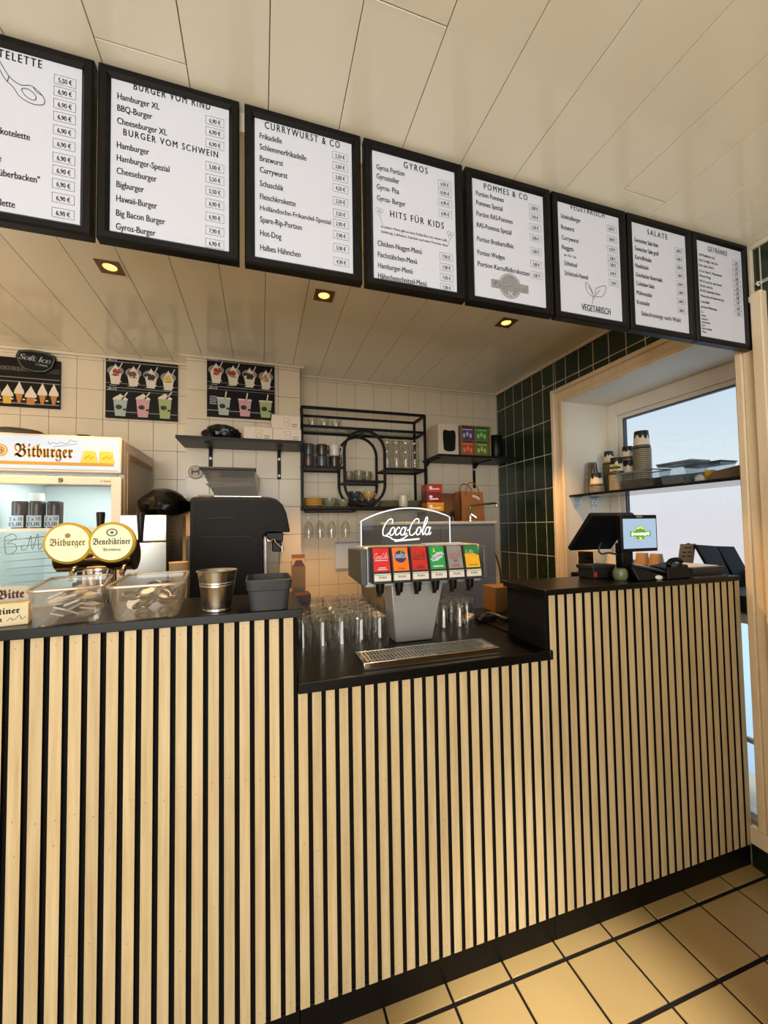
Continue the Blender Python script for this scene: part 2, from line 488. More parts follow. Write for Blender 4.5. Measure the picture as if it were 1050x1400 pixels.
struct('wall_right', w, [GREEN_TILE, GROUT_G], bevel=0.0012)
w = MB(); w.box(-2.7, -2.6, -4.0, 1.95, 0, CZ + 0.05)
struct('wall_left', w, OFFWHITE)
# shop-front wall behind the viewer, with a wide glazed opening
w = MB()
w.box(-2.7, -1.6, -4.12, -4.0, 0, CZ + 0.05); w.box(2.2, 2.97, -4.12, -4.0, 0, CZ + 0.05)
w.box(-1.6, 2.2, -4.12, -4.0, 2.45, CZ + 0.05); w.box(-1.6, 2.2, -4.12, -4.0, 0, 0.4)
struct('wall_front', w, OFFWHITE)

w = MB(); w.box(1.30, XR, -1.62, -1.50, 0, 1.42)  # unseen partition added to shade the right end of counter and floor
struct('wall_added_shade', w, mat('added_partition_brown', '#6d5a45', 0.6))

# cornice strips under the kitchen ceiling
t = MB(); t.box(-2.6, 0.113, YB - 0.018, YB, CZ - 0.02, CZ - 0.001); struct('trim_1', t, TRIMW, bevel=0.003)
t = MB(); t.box(0.075, 0.875, 1.622, 1.64, CZ - 0.02, CZ - 0.001); struct('trim_2', t, TRIMW, bevel=0.003)
t = MB(); t.box(0.847, XR, YB - 0.018, YB, CZ - 0.02, CZ - 0.001); struct('trim_3', t, TRIMW, bevel=0.003)
t = MB(); t.box(XR - 0.016, XR, -4.0, YB - 0.018, CZ - 0.022, CZ - 0.001); struct('trim_4', t, TRIMW, bevel=0.003)
t = MB(); t.box(XR - 0.018, XR, -0.108, -0.09, 2.37, CZ - 0.022); struct('trim_5', t, TRIMW, bevel=0.002)

# pine casing round the window opening
def casing_profile(mb, kind):
    if kind == 'left':
        for a, b, d in ((0.985, 1.012, 0.030), (1.012, 1.062, 0.020), (1.062, 1.09, 0.034)):
            mb.box(XR - d, XR + 0.004, a, b, 0.0, 2.275 + (a - 0.985) + (b - a))
    elif kind == 'right':
        for a, b, d in ((-0.060, -0.033, 0.024), (-0.105, -0.060, 0.016), (-0.145, -0.105, 0.034)):
            mb.box(XR - d, XR + 0.004, a, b, 0.17, 2.275 + (-0.033 - b) + (b - a))
    else:
        for a, b, d, ex in ((2.275, 2.302, 0.030, 0), (2.302, 2.352, 0.020, .027), (2.352, 2.378, 0.034, .077)):
            mb.box(XR - d, XR + 0.004, -0.033 - ex, 0.985 + ex, a, b)
t = MB(); casing_profile(t, 'left'); struct('trim_6', t, PINE, bevel=0.004)
t = MB(); casing_profile(t, 'right'); struct('trim_7', t, PINE, bevel=0.004)
t = MB(); casing_profile(t, 'top'); struct('trim_8', t, PINE, bevel=0.004)
t = MB(); t.box(XR - 0.02, XR + 0.004, -0.40, 0.0, 0.098, 0.17); struct('trim_9', t, PINE, bevel=0.004)
t = MB(); t.box(XR - 0.012, XR, -4.0, 0.0, 0, 0.095); struct('baseboard_right', t, DKGREEN, bevel=0.002)

# window_1: reveal, white frame, panes
win = bpy.data.objects.new('window_1', None); COL.objects.link(win); win['kind'] = 'structure'
t = MB()
t.box(XR, 2.96, OY1 - 0.001, OY1 + 0.004, SILL, OZT + 0.004); t.box(XR, 2.96, OY0 - 0.004, OY0 + 0.001, 0.165, OZT + 0.004)
t.box(XR, 2.96, OY0, OY1, OZT - 0.001, OZT + 0.004)
struct('window_reveal', t, OFFWHITE, parent=win)
t = MB()
t.box(2.91, 2.97, OY0 + 0.002, OY0 + 0.06, SILL + 0.01, OZT - 0.002); t.box(2.91, 2.97, OY1 - 0.075, OY1 - 0.002, SILL + 0.01, OZT - 0.002)
t.box(2.91, 2.97, OY0 + 0.06, OY1 - 0.075, OZT - 0.09, OZT - 0.002); t.box(2.91, 2.97, OY0 + 0.06, OY1 - 0.075, SILL + 0.01, SILL + 0.06)
t.box(2.925, 2.965, OY0 + 0.06, OY0 + 0.08, SILL + 0.06, OZT - 0.09); t.box(2.925, 2.965, OY1 - 0.108, OY1 - 0.075, SILL + 0.06, OZT - 0.09)
t.box(2.925, 2.965, OY0 + 0.08, OY1 - 0.108, OZT - 0.118, OZT - 0.09); t.box(2.925, 2.965, OY0 + 0.08, OY1 - 0.108, SILL + 0.06, SILL + 0.08)
struct('window_frame', t, PVC, bevel=0.004, parent=win)
t = MB()
t.box(2.93, 2.955, OY1 - 0.118, OY1 - 0.108, SILL + 0.08, OZT - 0.118); t.box(2.93, 2.955, OY0 + 0.08, OY1 - 0.118, OZT - 0.126, OZT - 0.118)
struct('window_gasket', t, mat('grey_gasket', '#4c5358', 0.6), parent=win)
t = MB(); t.box(2.943, 2.949, OY0 + 0.08, OY1 - 0.118, SILL + 0.08, OZT - 0.126)
struct('window_pane', t, PANE, parent=win)
# glazing below the sill
t = MB()
for b in ((2.585, 2.625, OY0 + 0.001, OY1 - 0.002, 0.166, 0.20), (2.585, 2.625, OY0 + 0.001, OY1 - 0.002, 1.0, 1.04),
          (2.585, 2.625, OY1 - 0.06, OY1 - 0.002, 0.20, 1.0), (2.595, 2.615, OY0 + 0.001, OY1 - 0.06, 0.485, 0.505)):
    t.box(*b)
struct('window_lower_frame', t, PVC, bevel=0.003, parent=win)
t = MB(); t.box(2.602, 2.608, OY0 + 0.001, OY1 - 0.06, 0.20, 0.485); t.box(2.602, 2.608, OY0 + 0.001, OY1 - 0.06, 0.505, 1.0)
struct('window_lower_pane', t, PANE, parent=win)
t = MB(); t.box(XR + 0.002, 2.965, OY0 + 0.002, OY1 - 0.003, SILL - 0.075, SILL)
struct('trim_10', t, BLKM, bevel=0.003)
# pavement outside
t = MB(); t.box(2.98, 9, -6, 8, -0.25, -0.15); struct('outside_pavement', t, mat('pavement', '#a9b2ba', 0.8))

# ================================================================== COUNTER
def slats(mb, k0, k1, z0, z1):
    nr = random.Random(k0)
    for k in range(k0, k1 + 1):            # small pin holes
        for zz in [z1 - 0.020 - nr.uniform(0, .004), z1 - 0.44 + nr.uniform(-.02, .02)] + ([z0 + nr.uniform(.1, .6)] if nr.random() < .4 else []) + [z0 + .03]:
            mb.flat(circ(0, 0, 0.0013, n=8), (k * 0.04 + 0.0134 + nr.uniform(-.003, .003), -0.0003, zz), X, Z, 2)
    for k in range(k0, k1 + 1):
        mb.box(k * 0.04, k * 0.04 + 0.0268, 0.0, 0.0016, z0, z1, 0); mb.box(k * 0.04 + 0.0006, k * 0.04 + 0.0262, 0.0016, 0.011, z0, z1, 1)
ZB = 0.0898
def counter(label, x0, x1, k0, k1, zt, y1, tl, tr):
    T = Thing('bar_counter_unit', label, 'bar counter', ((x0 + x1) / 2, 0.1, 0), group='slatted bar counter units')
    b = MB(); b.box(x0, x1, 0.011, y1, ZB - 0.002, zt); T.part('carcass', b, BLACK_MDF, bevel=0.001)
    b = MB(); slats(b, k0, k1, ZB, zt - 0.0005); T.part('slat_cladding', b, [SLAT, BLACK_MDF, mat('pin_hole', '#6b4a2a', 0.8)], bevel=0.0004)
    b = MB(); b.box(tl, tr, 0.008, 0.03, 0.0, ZB - 0.003); T.part('plinth', b, PLINTH, bevel=0.0015)
    return T
counter('tall oak-slat bar counter unit on the left, carrying the clear tubs and the bucket', -1.0, 0.6785, -25, 16, 1.187, 0.30, -1.0, 0.679)
counter('lower middle oak-slat bar counter unit under the soda fountain', 0.6795, 1.5475, 17, 38, 0.967, 0.68, 0.681, 1.549)
counter('tall oak-slat bar counter unit on the right, under the cash desk', 1.5485, 2.5475, 39, 63, 1.192, 0.235, 1.551, 2.548)
b = MB(); b.box(-1.0, 0.693, -0.014, 0.318, 1.1875, 1.212, 0); b.box(-1.0, 0.690, 0.3182, 0.322, 1.189, 1.211, 1)
solo('worktop', 'dark brown top board of the tall left counter, holding the clear tubs', 'counter top', b, [TOP, mat('dark_red_edge', '#4a1712', 0.4)], (0, 0.15, 1.1875), bevel=0.002)
b = MB(); b.box(0.6795, 1.5478, -0.014, 0.72, 0.9675, 1.0); b.box(1.5478, 1.562, -0.014, -0.001, 0.9675, 1.0); b.box(-1.0, 0.6795, 0.335, 0.72, 0.9675, 1.0); b.box(1.562, 2.5, 0.25, 0.72, 0.9675, 1.0)
solo('worktop', 'low dark brown worktop carrying the soda fountain and upturned glasses', 'counter top', b, TOP, (1.1, 0.3, 0.9675), bevel=0.003)
b = MB(); b.box(1.536, 2.531, -0.014, 0.245, 1.1925, 1.213)
solo('worktop', 'dark brown top board of the tall right counter, holding the cash desk', 'counter top', b, TOP, (2.0, 0.1, 1.1925), bevel=0.002)
b = MB(); b.box(-1.0, 0.67, 0.36, 0.70, 0.0, 0.966); b.box(1.60, 2.45, 0.26, 0.70, 0.0, 0.966)
solo('under_counter_cupboard', 'dark cupboard below the low worktop behind the bar', 'cupboard', b, BLACK_MDF, (0, 0.5, 0))
b = MB(); b.box(-0.095, 1.28, 1.06, 1.635, 0.0, 0.92)
solo('back_counter', 'pale kitchen counter against the pier, under the coffee machine', 'kitchen counter', b, mat('pale_worktop', '#d5c7ab', 0.5), (0.5, 1.3, 0), bevel=0.004)
b = MB(); b.box(-2.58, -0.74, 1.15, 1.795, 0.0, 0.92)
solo('back_counter', 'pale kitchen counter added unseen left of the drinks fridge, to bounce light', 'kitchen counter', b, MATS['pale_worktop'], (-1.6, 1.4, 0), bevel=0.004)  # unseen counter added as a pale surface that bounces light upward

# ================================================================== MENU BOARDS
YM, ZT, ZBT = -0.1024, 2.5995, 2.1552
LEFTS = [-0.1335, 0.2002, 0.5397, 0.8739, 1.2107, 1.5459, 1.8801, 2.2152]
RIGHTS = [0.1911, 0.526, 0.8635, 1.1992, 1.5372, 1.8724, 2.2089, 2.5300]
BW = 0.026
def rect_ring(mb, o, U, V, w, h, t, mi=0):
    for (a, b, c_, d) in ((0, 0, w, t), (0, h - t, w, t), (0, t, t, h - 2 * t), (w - t, t, t, h - 2 * t)):
        mb.flat([(a, b), (a + c_, b), (a + c_, b + d), (a, b + d)], o, U, V, mi)
def logo_disc(mb, cx, cy, R, o, U, V, mi_disc, mi_txt, n=0.0004):
    """round badge with a banner across it, small words and crossed cutlery"""
    o = Vector(o); nn = Vector(U).cross(Vector(V)).normalized()
    mb.flat(circ(cx, cy, R, n=40), o, U, V, mi_disc)
    mb.flat([(cx - R * 1.68, cy - R * .36), (cx + R * 1.68, cy - R * .36), (cx + R * 1.68, cy + R * .30), (cx - R * 1.68, cy + R * .30)], o + nn * n, U, V, mi_disc)
    P = lambda a, b: o + Vector(U) * a + Vector(V) * b + nn * (2 * n)
    mb.ribbon(circ(cx, cy, R * .9, n=40), R * .04, o + nn * 1.5 * n, U, V, mi_txt, closed=True)
    mb.flat([(cx - R * 1.62, cy - R * .31), (cx + R * 1.62, cy - R * .31), (cx + R * 1.62, cy + R * .25), (cx - R * 1.62, cy + R * .25)], o + nn * 1.7 * n, U, V, mi_disc)
    mb.text(fraktur('Herrentorgrill'), P(cx, cy - R * .19), U, V, R * .36, width=R * 2.95, align='C', mi=mi_txt)
    for i, ch in enumerate('UNSER'):
        a = math.radians(125 - i * 17.5)
        q = P(cx + R * .68 * math.cos(a), cy + R * .66 * math.sin(a))
        u2 = Vector(U) * math.sin(a) + Vector(V) * -math.cos(a); v2 = Vector(U) * math.cos(a) + Vector(V) * math.sin(a)
        mb.text(ch, q, u2, v2, R * .16, align='C', mi=mi_txt)
    for sgn in (-1, 1):
        mb.ribbon([(cx - sgn * R * .22, cy - R * .8), (cx + sgn * R * .2, cy - R * .44)], R * .07, o + nn * 2 * n, U, V, mi_txt)

def board(i, label, title, tv, tspan, lines, extra=None, capx=0.0165, namex=0.05):
    x0, x1 = LEFTS[i], RIGHTS[i]; w = x1 - x0; h = ZT - ZBT
    T = Thing('menu_board', label, 'menu board', ((x0 + x1) / 2, YM + 0.015, ZBT), group='menu boards under the ceiling')
    fr = MB(); px0, pz0, pw, ph = x0 + BW, ZBT + BW, w - 2 * BW, h - 2 * BW
    prof = [(0, 0.028), (0, 0.004), (0.004, 0.0), (0.018, 0.0), (BW, 0.008), (BW, 0.028)]   # inset, depth
    loops = []
    for ins, d in prof:
        loops.append([(x0 + ins, YM + d, ZBT + ins), (x1 - ins, YM + d, ZBT + ins), (x1 - ins, YM + d, ZT - ins), (x0 + ins, YM + d, ZT - ins)])
    vs = [v for l in loops for v in l]; n = len(loops)
    fs = []
    for k in range(n):
        l = (k + 1) % n
        for q in range(4):
            r = (q + 1) % 4
            fs.append((k * 4 + q, k * 4 + r, l * 4 + r, l * 4 + q))
    fr.add(vs, fs)
    T.part('frame', fr, FRAME_BLK, smooth=20)
    pn = MB(); pn.box(px0 - 0.001, px0 + pw + 0.001, YM + 0.010, YM + 0.026, pz0 - 0.001, pz0 + ph + 0.001)
    T.part('poster', pn, PAPER)
    le = MB(); yy = YM + 0.0094
    P = lambda u, v: (px0 + u * pw, yy, pz0 + (1 - v) * ph)
    if title:
        le.text(title, P(tspan[0], tv + 0.028), X, Z, 0.0205, width=(tspan[1] - tspan[0]) * pw, spacing=1.35)
    pr = MB()
    for L in lines:
        nm, v, price = L[0], L[1], L[2]
        o = L[3] if len(L) > 3 else {}
        cap = o.get('cap', capx)
        if nm:
            if 'right' in o: le.text(nm, P(o['right'], v + 0.02), X, Z, cap, align='R', xs=o.get('xs', 0.66))
            else: le.text(nm, P(o.get('x', namex), v + 0.02), X, Z, cap, width=o.get('w') and o['w'] * pw, xs=o.get('xs', 0.66), spacing=o.get('sp', 1.0))
        if price:
            u1, u0 = 0.955, o.get('pu', 0.79)
            a = Vector(P(u0, v + 0.030))
            rect_ring(pr, a, X, Z, (u1 - u0) * pw, 0.060 * ph, 0.0007)
            pr.text(price, P((u0 + u1) / 2, v + 0.016), X, Z, 0.0115 if len(price) > 3 else 0.008, align='C', xs=0.66)
    T.part('lettering', le, INK, smooth=0)
    if pr.v: T.part('price_lettering', pr, INK, smooth=0)
    if extra: extra(T, P, pw, ph)
    return T

def ladle(T, P, pw, ph):
    m = MB(); o = Vector(P(0, 0)); sc = pw
    q = lambda L: [(a * sc, -b * ph) for a, b in L]
    for st, cl in (([(.40, .08), (.47, .165), (.55, .20), (.63, .19), (.71, .235), (.72, .285), (.64, .30), (.55, .275), (.50, .225), (.44, .185), (.38, .10)], False),
                   ([(.56, .225), (.61, .215), (.66, .245), (.65, .275), (.59, .262)], True),
                   ([(.47, .165), (.46, .20)], False), ([(.64, .19), (.66, .215), (.71, .235)], False)):
        m.ribbon(smoothpts(q(st), 6, cl), 0.0016, o, X, Z, 0, closed=cl)
    T.part('drawing_print', m, INK, smooth=0)
board(0, 'leftmost menu board, with a ladle-shaped line drawing, cut off by the picture edge', 'KOTELETTE', 0.035, (0.28, 0.70), [
    ('Kotelette', .105, '5,50 €', dict(right=.40)), ('Zigeunerkotelette', .18, '6,90 €', dict(right=.33)), ('Jägerkotelette', .26, '6,90 €', dict(right=.33)),
    ('Rahmkotelette', .34, '6,90 €', dict(right=.33)), ('Zwiebelkotelette', .425, '6,90 €', dict(right=.33)), ('Paprikakotelette', .512, '6,90 €', dict(right=.625)),
    ('Balkankotelette', .60, '6,90 €', dict(right=.33)), ('Pfefferkotelette', .68, '6,90 €', dict(right=.43)), ('Kotelette "überbacken"', .765, '6,90 €', dict(right=.70)),
    ('Käsekotelette', .852, '6,90 €', dict(right=.33)), ('Hawaiikotelette', .945, '6,90 €', dict(right=.53))], ladle)
hd = dict(x=.10, cap=.0175, w=.80, sp=1.3)
board(1, 'menu board listing burgers, second from the left of the hanging row', 'BURGER VOM RIND', 0.008, (0.18, 0.83), [
    ('Hamburger XL', .107, '6,90 €'), ('BBQ-Burger', .185, '6,90 €'), ('Cheeseburger XL', .27, '6,90 €'), ('BURGER VOM SCHWEIN', .338, None, hd),
    ('Hamburger', .43, '5,00 €'), ('Hamburger-Spezial', .515, '5,50 €'), ('Cheeseburger', .60, '5,50 €'), ('Bigburger', .688, '6,90 €'),
    ('Hawaii-Burger', .78, '6,90 €'), ('Big Bacon Burger', .874, '7,90 €'), ('Gyros-Burger', .962, '6,90 €')])
board(2, 'menu board headed with currywurst, third from the left', 'CURRYWURST & CO', 0.03, (0.10, 0.87), [
    ('Frikadelle', .12, '2,50 €'), ('Schlemmerfrikadelle', .20, '3,00 €'), ('Bratwurst', .284, '3,00 €'), ('Currywurst', .367, '4,50 €'), ('Schaschlik', .466, '5,50 €'),
    ('Fleischkrokette', .56, '3,50 €'), ('Holländische-Frikandel-Spezial', .638, '2,90 €', dict(w=.715, cap=.014)), ('Spare-Rip-Portion', .725, '7,90 €'), ('Hot-Dog', .822, '5,90 €'), ('Halbes Hähnchen', .926, '4,90 €')])
def kids(T, P, pw, ph):
    m = MB(); o = Vector(P(0, 0))
    for cx, cy, sx in ((.075, .47, 1), (.93, .53, -1)):
        for k in range(3):
            a = 2.1 * k + .4
            m.ribbon(circ((cx + .026 * math.cos(a)) * pw, -(cy) * ph + .026 * pw * math.sin(a), .02 * pw, n=14), 0.0012, o, X, Z, 0, closed=True)
        m.ribbon([(cx * pw, -(cy + .03) * ph), ((cx + sx * .04) * pw, -(cy + .105) * ph)], 0.0014, o, X, Z)
    T.part('drawing_print', m, INKG, smooth=0)
sm = dict(cap=.0075, x=.08)
board(3, 'menu board listing gyros and dishes for kids, fourth from the left', 'GYROS', 0.045, (0.37, 0.66), [
    ('Gyros Portion', .122, '6,90 €'), ('Gyrosteller', .195, '10,90 €'), ('Gyros- Pita', .278, '6,90 €'), ('Gyros- Burger', .367, '6,90 €'), ('HITS FÜR KIDS', .475, None, dict(x=.2, cap=.0205, w=.65, sp=1.3)),
    ('zu jedem Menü gibt es eine Kiddy-Box mit einem Lolli,', .575, None, dict(x=.09, cap=.0078, w=.80)), ('Spielzeug, Luftballon, Getränk und einer Pommes dazu', .615, None, dict(x=.09, cap=.0078, w=.80)),
    ('Chicken-Nugget-Menü', .722, '7,90 €'), ('Fischstäbchen-Menü', .81, '7,90 €'), ('Hamburger-Menü', .895, '7,90 €'), ('Hähnchenschnitzel-Menü', .975, '7,90 €')], kids)
def pommes_logo(T, P, pw, ph):
    m = MB(); logo_disc(m, .485 * pw, -.862 * ph, .155 * pw, P(0, 0), X, Z, 0, 1)
    T.part('logo_print', m, [INKG, PAPER], smooth=0)
board(4, 'menu board for fries with a grey round logo at its foot, fifth from the left', 'POMMES & CO', 0.042, (0.16, 0.77), [
    ('Portion Pommes', .122, '3,00 €'), ('Pommes Spezial', .202, '3,90 €'), ('Portion RAS-Pommes', .295, '3,50 €'), ('RAS-Pommes Spezial', .392, '3,90 €'), ('Portion Bratkartoffeln', .51, '3,00 €'),
    ('Portion Wedges', .625, '3,00 €'), ('Portion Kartoffelkroketten', .722, '3,00 €', dict(w=.72))], pommes_logo)
def leaf(T, P, pw, ph):
    m = MB(); o = Vector(P(0, 0)); q = lambda L: [(a * pw, -b * ph) for a, b in L]
    for st, cl in (([(.53, .815), (.43, .775), (.41, .69), (.49, .735), (.53, .815)], False), ([(.555, .80), (.57, .735), (.66, .70), (.735, .69), (.72, .755), (.65, .80), (.555, .80)], False),
                   ([(.53, .815), (.51, .845), (.505, .885)], False), ([(.555, .80), (.535, .83)], False), ([(.57, .785), (.64, .74)], False), ([(.515, .785), (.45, .72)], False)):
        m.ribbon(smoothpts(q(st), 6, cl), 0.0018, o, X, Z, 0)
    T.part('drawing_print', m, INK, smooth=0)
board(5, 'menu board with a twin-leaf drawing, listing vegetarian dishes', 'VEGETARISCH', 0.012, (0.20, 0.76), [
    ('Schnitzelburger', .125, '6,90 €', dict(xs=.58)), ('Bratwurst', .225, '3,00 €', dict(xs=.6)), ('Currywurst', .322, '4,50 €'), ('Nuggets', .41, '3,00 €'), ('6er / 9er / 12er', .47, '5,00 €', dict(cap=.009, x=.08)),
    ('Schnitzel', .552, '6,90 €', dict(x=.08)), ('Schnitzel-Hawaii', .643, '7,50 €', dict(x=.08)), ('VEGETARISCH', .935, None, dict(x=.33, cap=.024, w=.47))], leaf)
board(6, 'menu board listing salads, second from the right of the hanging row', 'SALATE', 0.055, (0.29, 0.66), [
    ('Gemischter Salat klein', .168, '4,00 €', dict(xs=.56)), ('Gemischter Salat groß', .252, '6,00 €', dict(xs=.56)), ('Kartoffelsalat', .337, '3,00 €'), ('Nudelsalat', .42, '3,00 €'), ('Griechischer Bauernsalat', .51, '6,90 €', dict(xs=.56)),
    ('Coleslaw-Salat', .594, '3,00 €'), ('Möhrensalat', .685, '3,00 €'), ('Krautsalat', .776, '3,00 €'), ('Salatdressings nach Wahl', .88, None, dict(x=.12, w=.72))])
g = dict(cap=.0105)
board(7, 'menu board listing drinks in small print, rightmost beside the window casing', 'GETRÄNKE', 0.06, (0.26, 0.68), [
    ('0,33l Pfandflasche Cola', .14, '2,50', g), ('Cola, Cola light, Cola Zero', .195, '2,50', g), ('Fanta, Sprite, Lift 0,3 l', .25, '2,50', g), ('0,5 Ltr. Hohes C, Mineralwasser', .31, '2,80', g), ('Monster Energy', .36, '3,50', g),
    ('Pils 0,3 l vom Fass oder Flasche', .415, '2,50', g), ('Pils 0,5 l vom Fass', .465, '3,90', g), ('Pils 0,33 l alkoholfrei Flasche', .515, '2,80', g), ('Weizen hell und dunkel vom Fass', .57, '3,90', g), ('Tasse Kaffee', .63, '2,00', g),
    ('mit Extra Milchschaum', .685, '2,20', g), ('Tee', .735, None, dict(cap=.008)), ('Espresso', .77, None, dict(cap=.008)), ('Cappuccino', .805, None, dict(cap=.008)), ('Latte Macchiato', .84, None, dict(cap=.008)), ('Kakao', .872, None, dict(cap=.008)), ('heisse Schokolade', .905, None, dict(cap=.008)), ('Wasser', .94, None, dict(cap=.008))])
# slim batten that carries the boards
b = MB(); b.box(-1.0, 2.536, YM + 0.030, YM + 0.048, 2.545, 2.5995)
solo('mounting_batten', 'cream batten along the ceiling behind the row of menu boards', 'batten', b, TRIMW, (0.8, YM + 0.04, 2.545), bevel=0.002)
# hook and wire on the green wall beside the rightmost board
b = MB(); b.tube([(XR - 0.002, -0.13, 2.43), (XR - 0.014, -0.128, 2.43)] + [(XR - 0.014 - 0.008 * math.sin(a), -0.128 + 0.0, 2.422 + 0.008 * math.cos(a)) for a in [i * .5 for i in range(9)]], 0.0025, 6)
b.tube([(XR - 0.016, -0.128, 2.418), (XR - 0.014, -0.9, 2.418)], 0.002, 6)
solo('curtain_wire', 'white hook with a taut wire on the green wall right of the boards', 'hook', b, WHT, (XR - 0.01, -0.13, 2.42))
b = MB(); b.tube([(XR - 0.001, 1.172, 2.452), (XR - 0.015, 1.172, 2.452)] + [(XR - 0.015 - 0.006 * math.sin(a), 1.172, 2.446 + 0.006 * math.cos(a)) for a in [i * .5 for i in range(9)]], 0.002, 6)
solo('wall_hook', 'small white hook on the green tiles above the window casing', 'hook', b, WHT, (XR - 0.01, 1.172, 2.45))

# ================================================================== DOWNLIGHTS
BULB = mat('lit_bulb', '#ffd9a0', 0.3, emit='#ffb648', es=5.0)
def downlight(x, y, label, power=96, col=(1.0, 0.56, 0.22), ang=88, blend=0.35):
    T = Thing('recessed_downlight', label, 'ceiling light', (x, y, CZ - 0.004), group='square recessed spotlights')
    m = MB(); s, r = 0.047, 0.030
    ring = circ(0, 0, r, n=32)
    sq = []
    for px, py in ring:
        k = s / max(abs(px), abs(py)); sq.append((px * k, py * k))
    vs = [(x + a, y + b, CZ - 0.004) for a, b in sq] + [(x + a, y + b, CZ - 0.004) for a, b in ring] + [(x + a * .9, y + b * .9, CZ - 0.0008) for a, b in ring] + [(x + a, y + b, CZ - 0.0005) for a, b in sq]
    fs = []
    for k in range(32):
        l = (k + 1) % 32
        fs += [(k, 32 + k, 32 + l, l), (32 + k, 64 + k, 64 + l, 32 + l), (k, l, 96 + l, 96 + k)]
    m.add(vs, fs); T.part('bezel', m, mat('bronze_bezel', '#7a5c38', 0.45, 0.5), smooth=20)
    m = MB(); m.lathe([(0.0, CZ - 0.0035), (0.012, CZ - 0.0032), (0.022, CZ - 0.0018), (0.026, CZ - 0.0006)], (x, y, 0), 24)
    T.part('bulb', m, BULB)
    l = bpy.data.lights.new('downlight_lamp', 'SPOT'); l.energy = power; l.color = col; l.spot_size = math.radians(ang); l.spot_blend = blend; l.shadow_soft_size = 0.03
    o = bpy.data.objects.new('downlight_lamp', l); COL.objects.link(o); o.location = (x, y, CZ - 0.02); o.rotation_euler = (0, 0, 0)
    return o
downlight(-0.049, 0.774, 'lit square spotlight in the ceiling under the burger board')
downlight(0.882, 0.734, 'lit square spotlight in the ceiling under the gyros board')
downlight(1.919, 0.717, 'lit square spotlight in the ceiling under the fries board')
downlight(-0.98, 0.774, 'added unseen square spotlight in the kitchen ceiling left of the picture')  # unseen lamp added to lift the kitchen's ambient light
downlight(-0.8, -1.7, 'added unseen square spotlight in the front ceiling, left, over the guest area', 40, (1.0, 0.94, 0.84), 140, 1.0)  # unseen lamp added to brighten the front floor and slats
sp_ = downlight(1.2, -0.86, 'added unseen square spotlight in the front ceiling, close to the slatted counter', 520, (1.0, 0.95, 0.86), 25, 1.0)  # unseen lamp added to make the light pool on the floor
sp_.rotation_euler = (Vector((1.42, -0.30, 0)) - Vector((1.2, -0.86, 2.58))).to_track_quat('-Z', 'Y').to_euler()
# unseen wall lamp added to warm the kitchen ceiling from the left
T = Thing('added_wall_lamp', 'added unseen warm wall lamp in the kitchen, outside the left edge of the picture', 'wall lamp', (-2.55, 1.0, 1.85))
m = MB(); m.box(-2.598, -2.575, 0.93, 1.07, 1.80, 1.95); T.part('back_plate', m, STEEL, bevel=.003)
m = MB(); m.lathe([(0.0, 1.80), (.05, 1.81), (.07, 1.87), (.05, 1.93), (0, 1.94)], (-2.50, 1.0, 0), 24); T.part('lamp_globe', m, mat('lamp_globe_lit', '#ffe0b0', .4, emit='#ffc070', es=6.0))
l = bpy.data.lights.new('added_wall_lamp_light', 'POINT'); l.energy = 22; l.color = (1.0, 0.74, 0.46); l.shadow_soft_size = .06
o = bpy.data.objects.new('added_wall_lamp_light', l); COL.objects.link(o); o.location = (-2.36, 1.0, 1.87)


# ================================================================== BACK WALL, LEFT: posters, fridge, beer tap
POSTER_BLK = mat('poster_black', '#0b0908', 0.5, spec=.2)
PCOL = [mat('print_cream', '#d9cfbc', 0.5), mat('print_red', '#9a2f2a', 0.5), mat('print_brown', '#6b4330', 0.5), mat('print_yellow', '#d2a83a', 0.5), mat('print_mint', '#a3b0a7', 0.5),
        mat('print_pink', '#c8979c', 0.5), mat('print_green', '#9daa70', 0.5), mat('print_greyband', '#85807c', 0.5), mat('print_black', '#1c1a18', 0.5), mat('print_cone', '#b9793a', 0.5), mat('print_caramel', '#b8834c', 0.5)]
def whip(mb, cx, y0, w, h, o, mi):
    pts = [(cx - w / 2, y0), (cx + w / 2, y0), (cx + w * .46, y0 + h * .25), (cx + w * .28, y0 + h * .5), (cx + w * .14, y0 + h * .75), (cx, y0 + h), (cx - w * .13, y0 + h * .75), (cx - w * .3, y0 + h * .5), (cx - w * .45, y0 + h * .25)]
    mb.flat(pts, o, X, Z, mi)
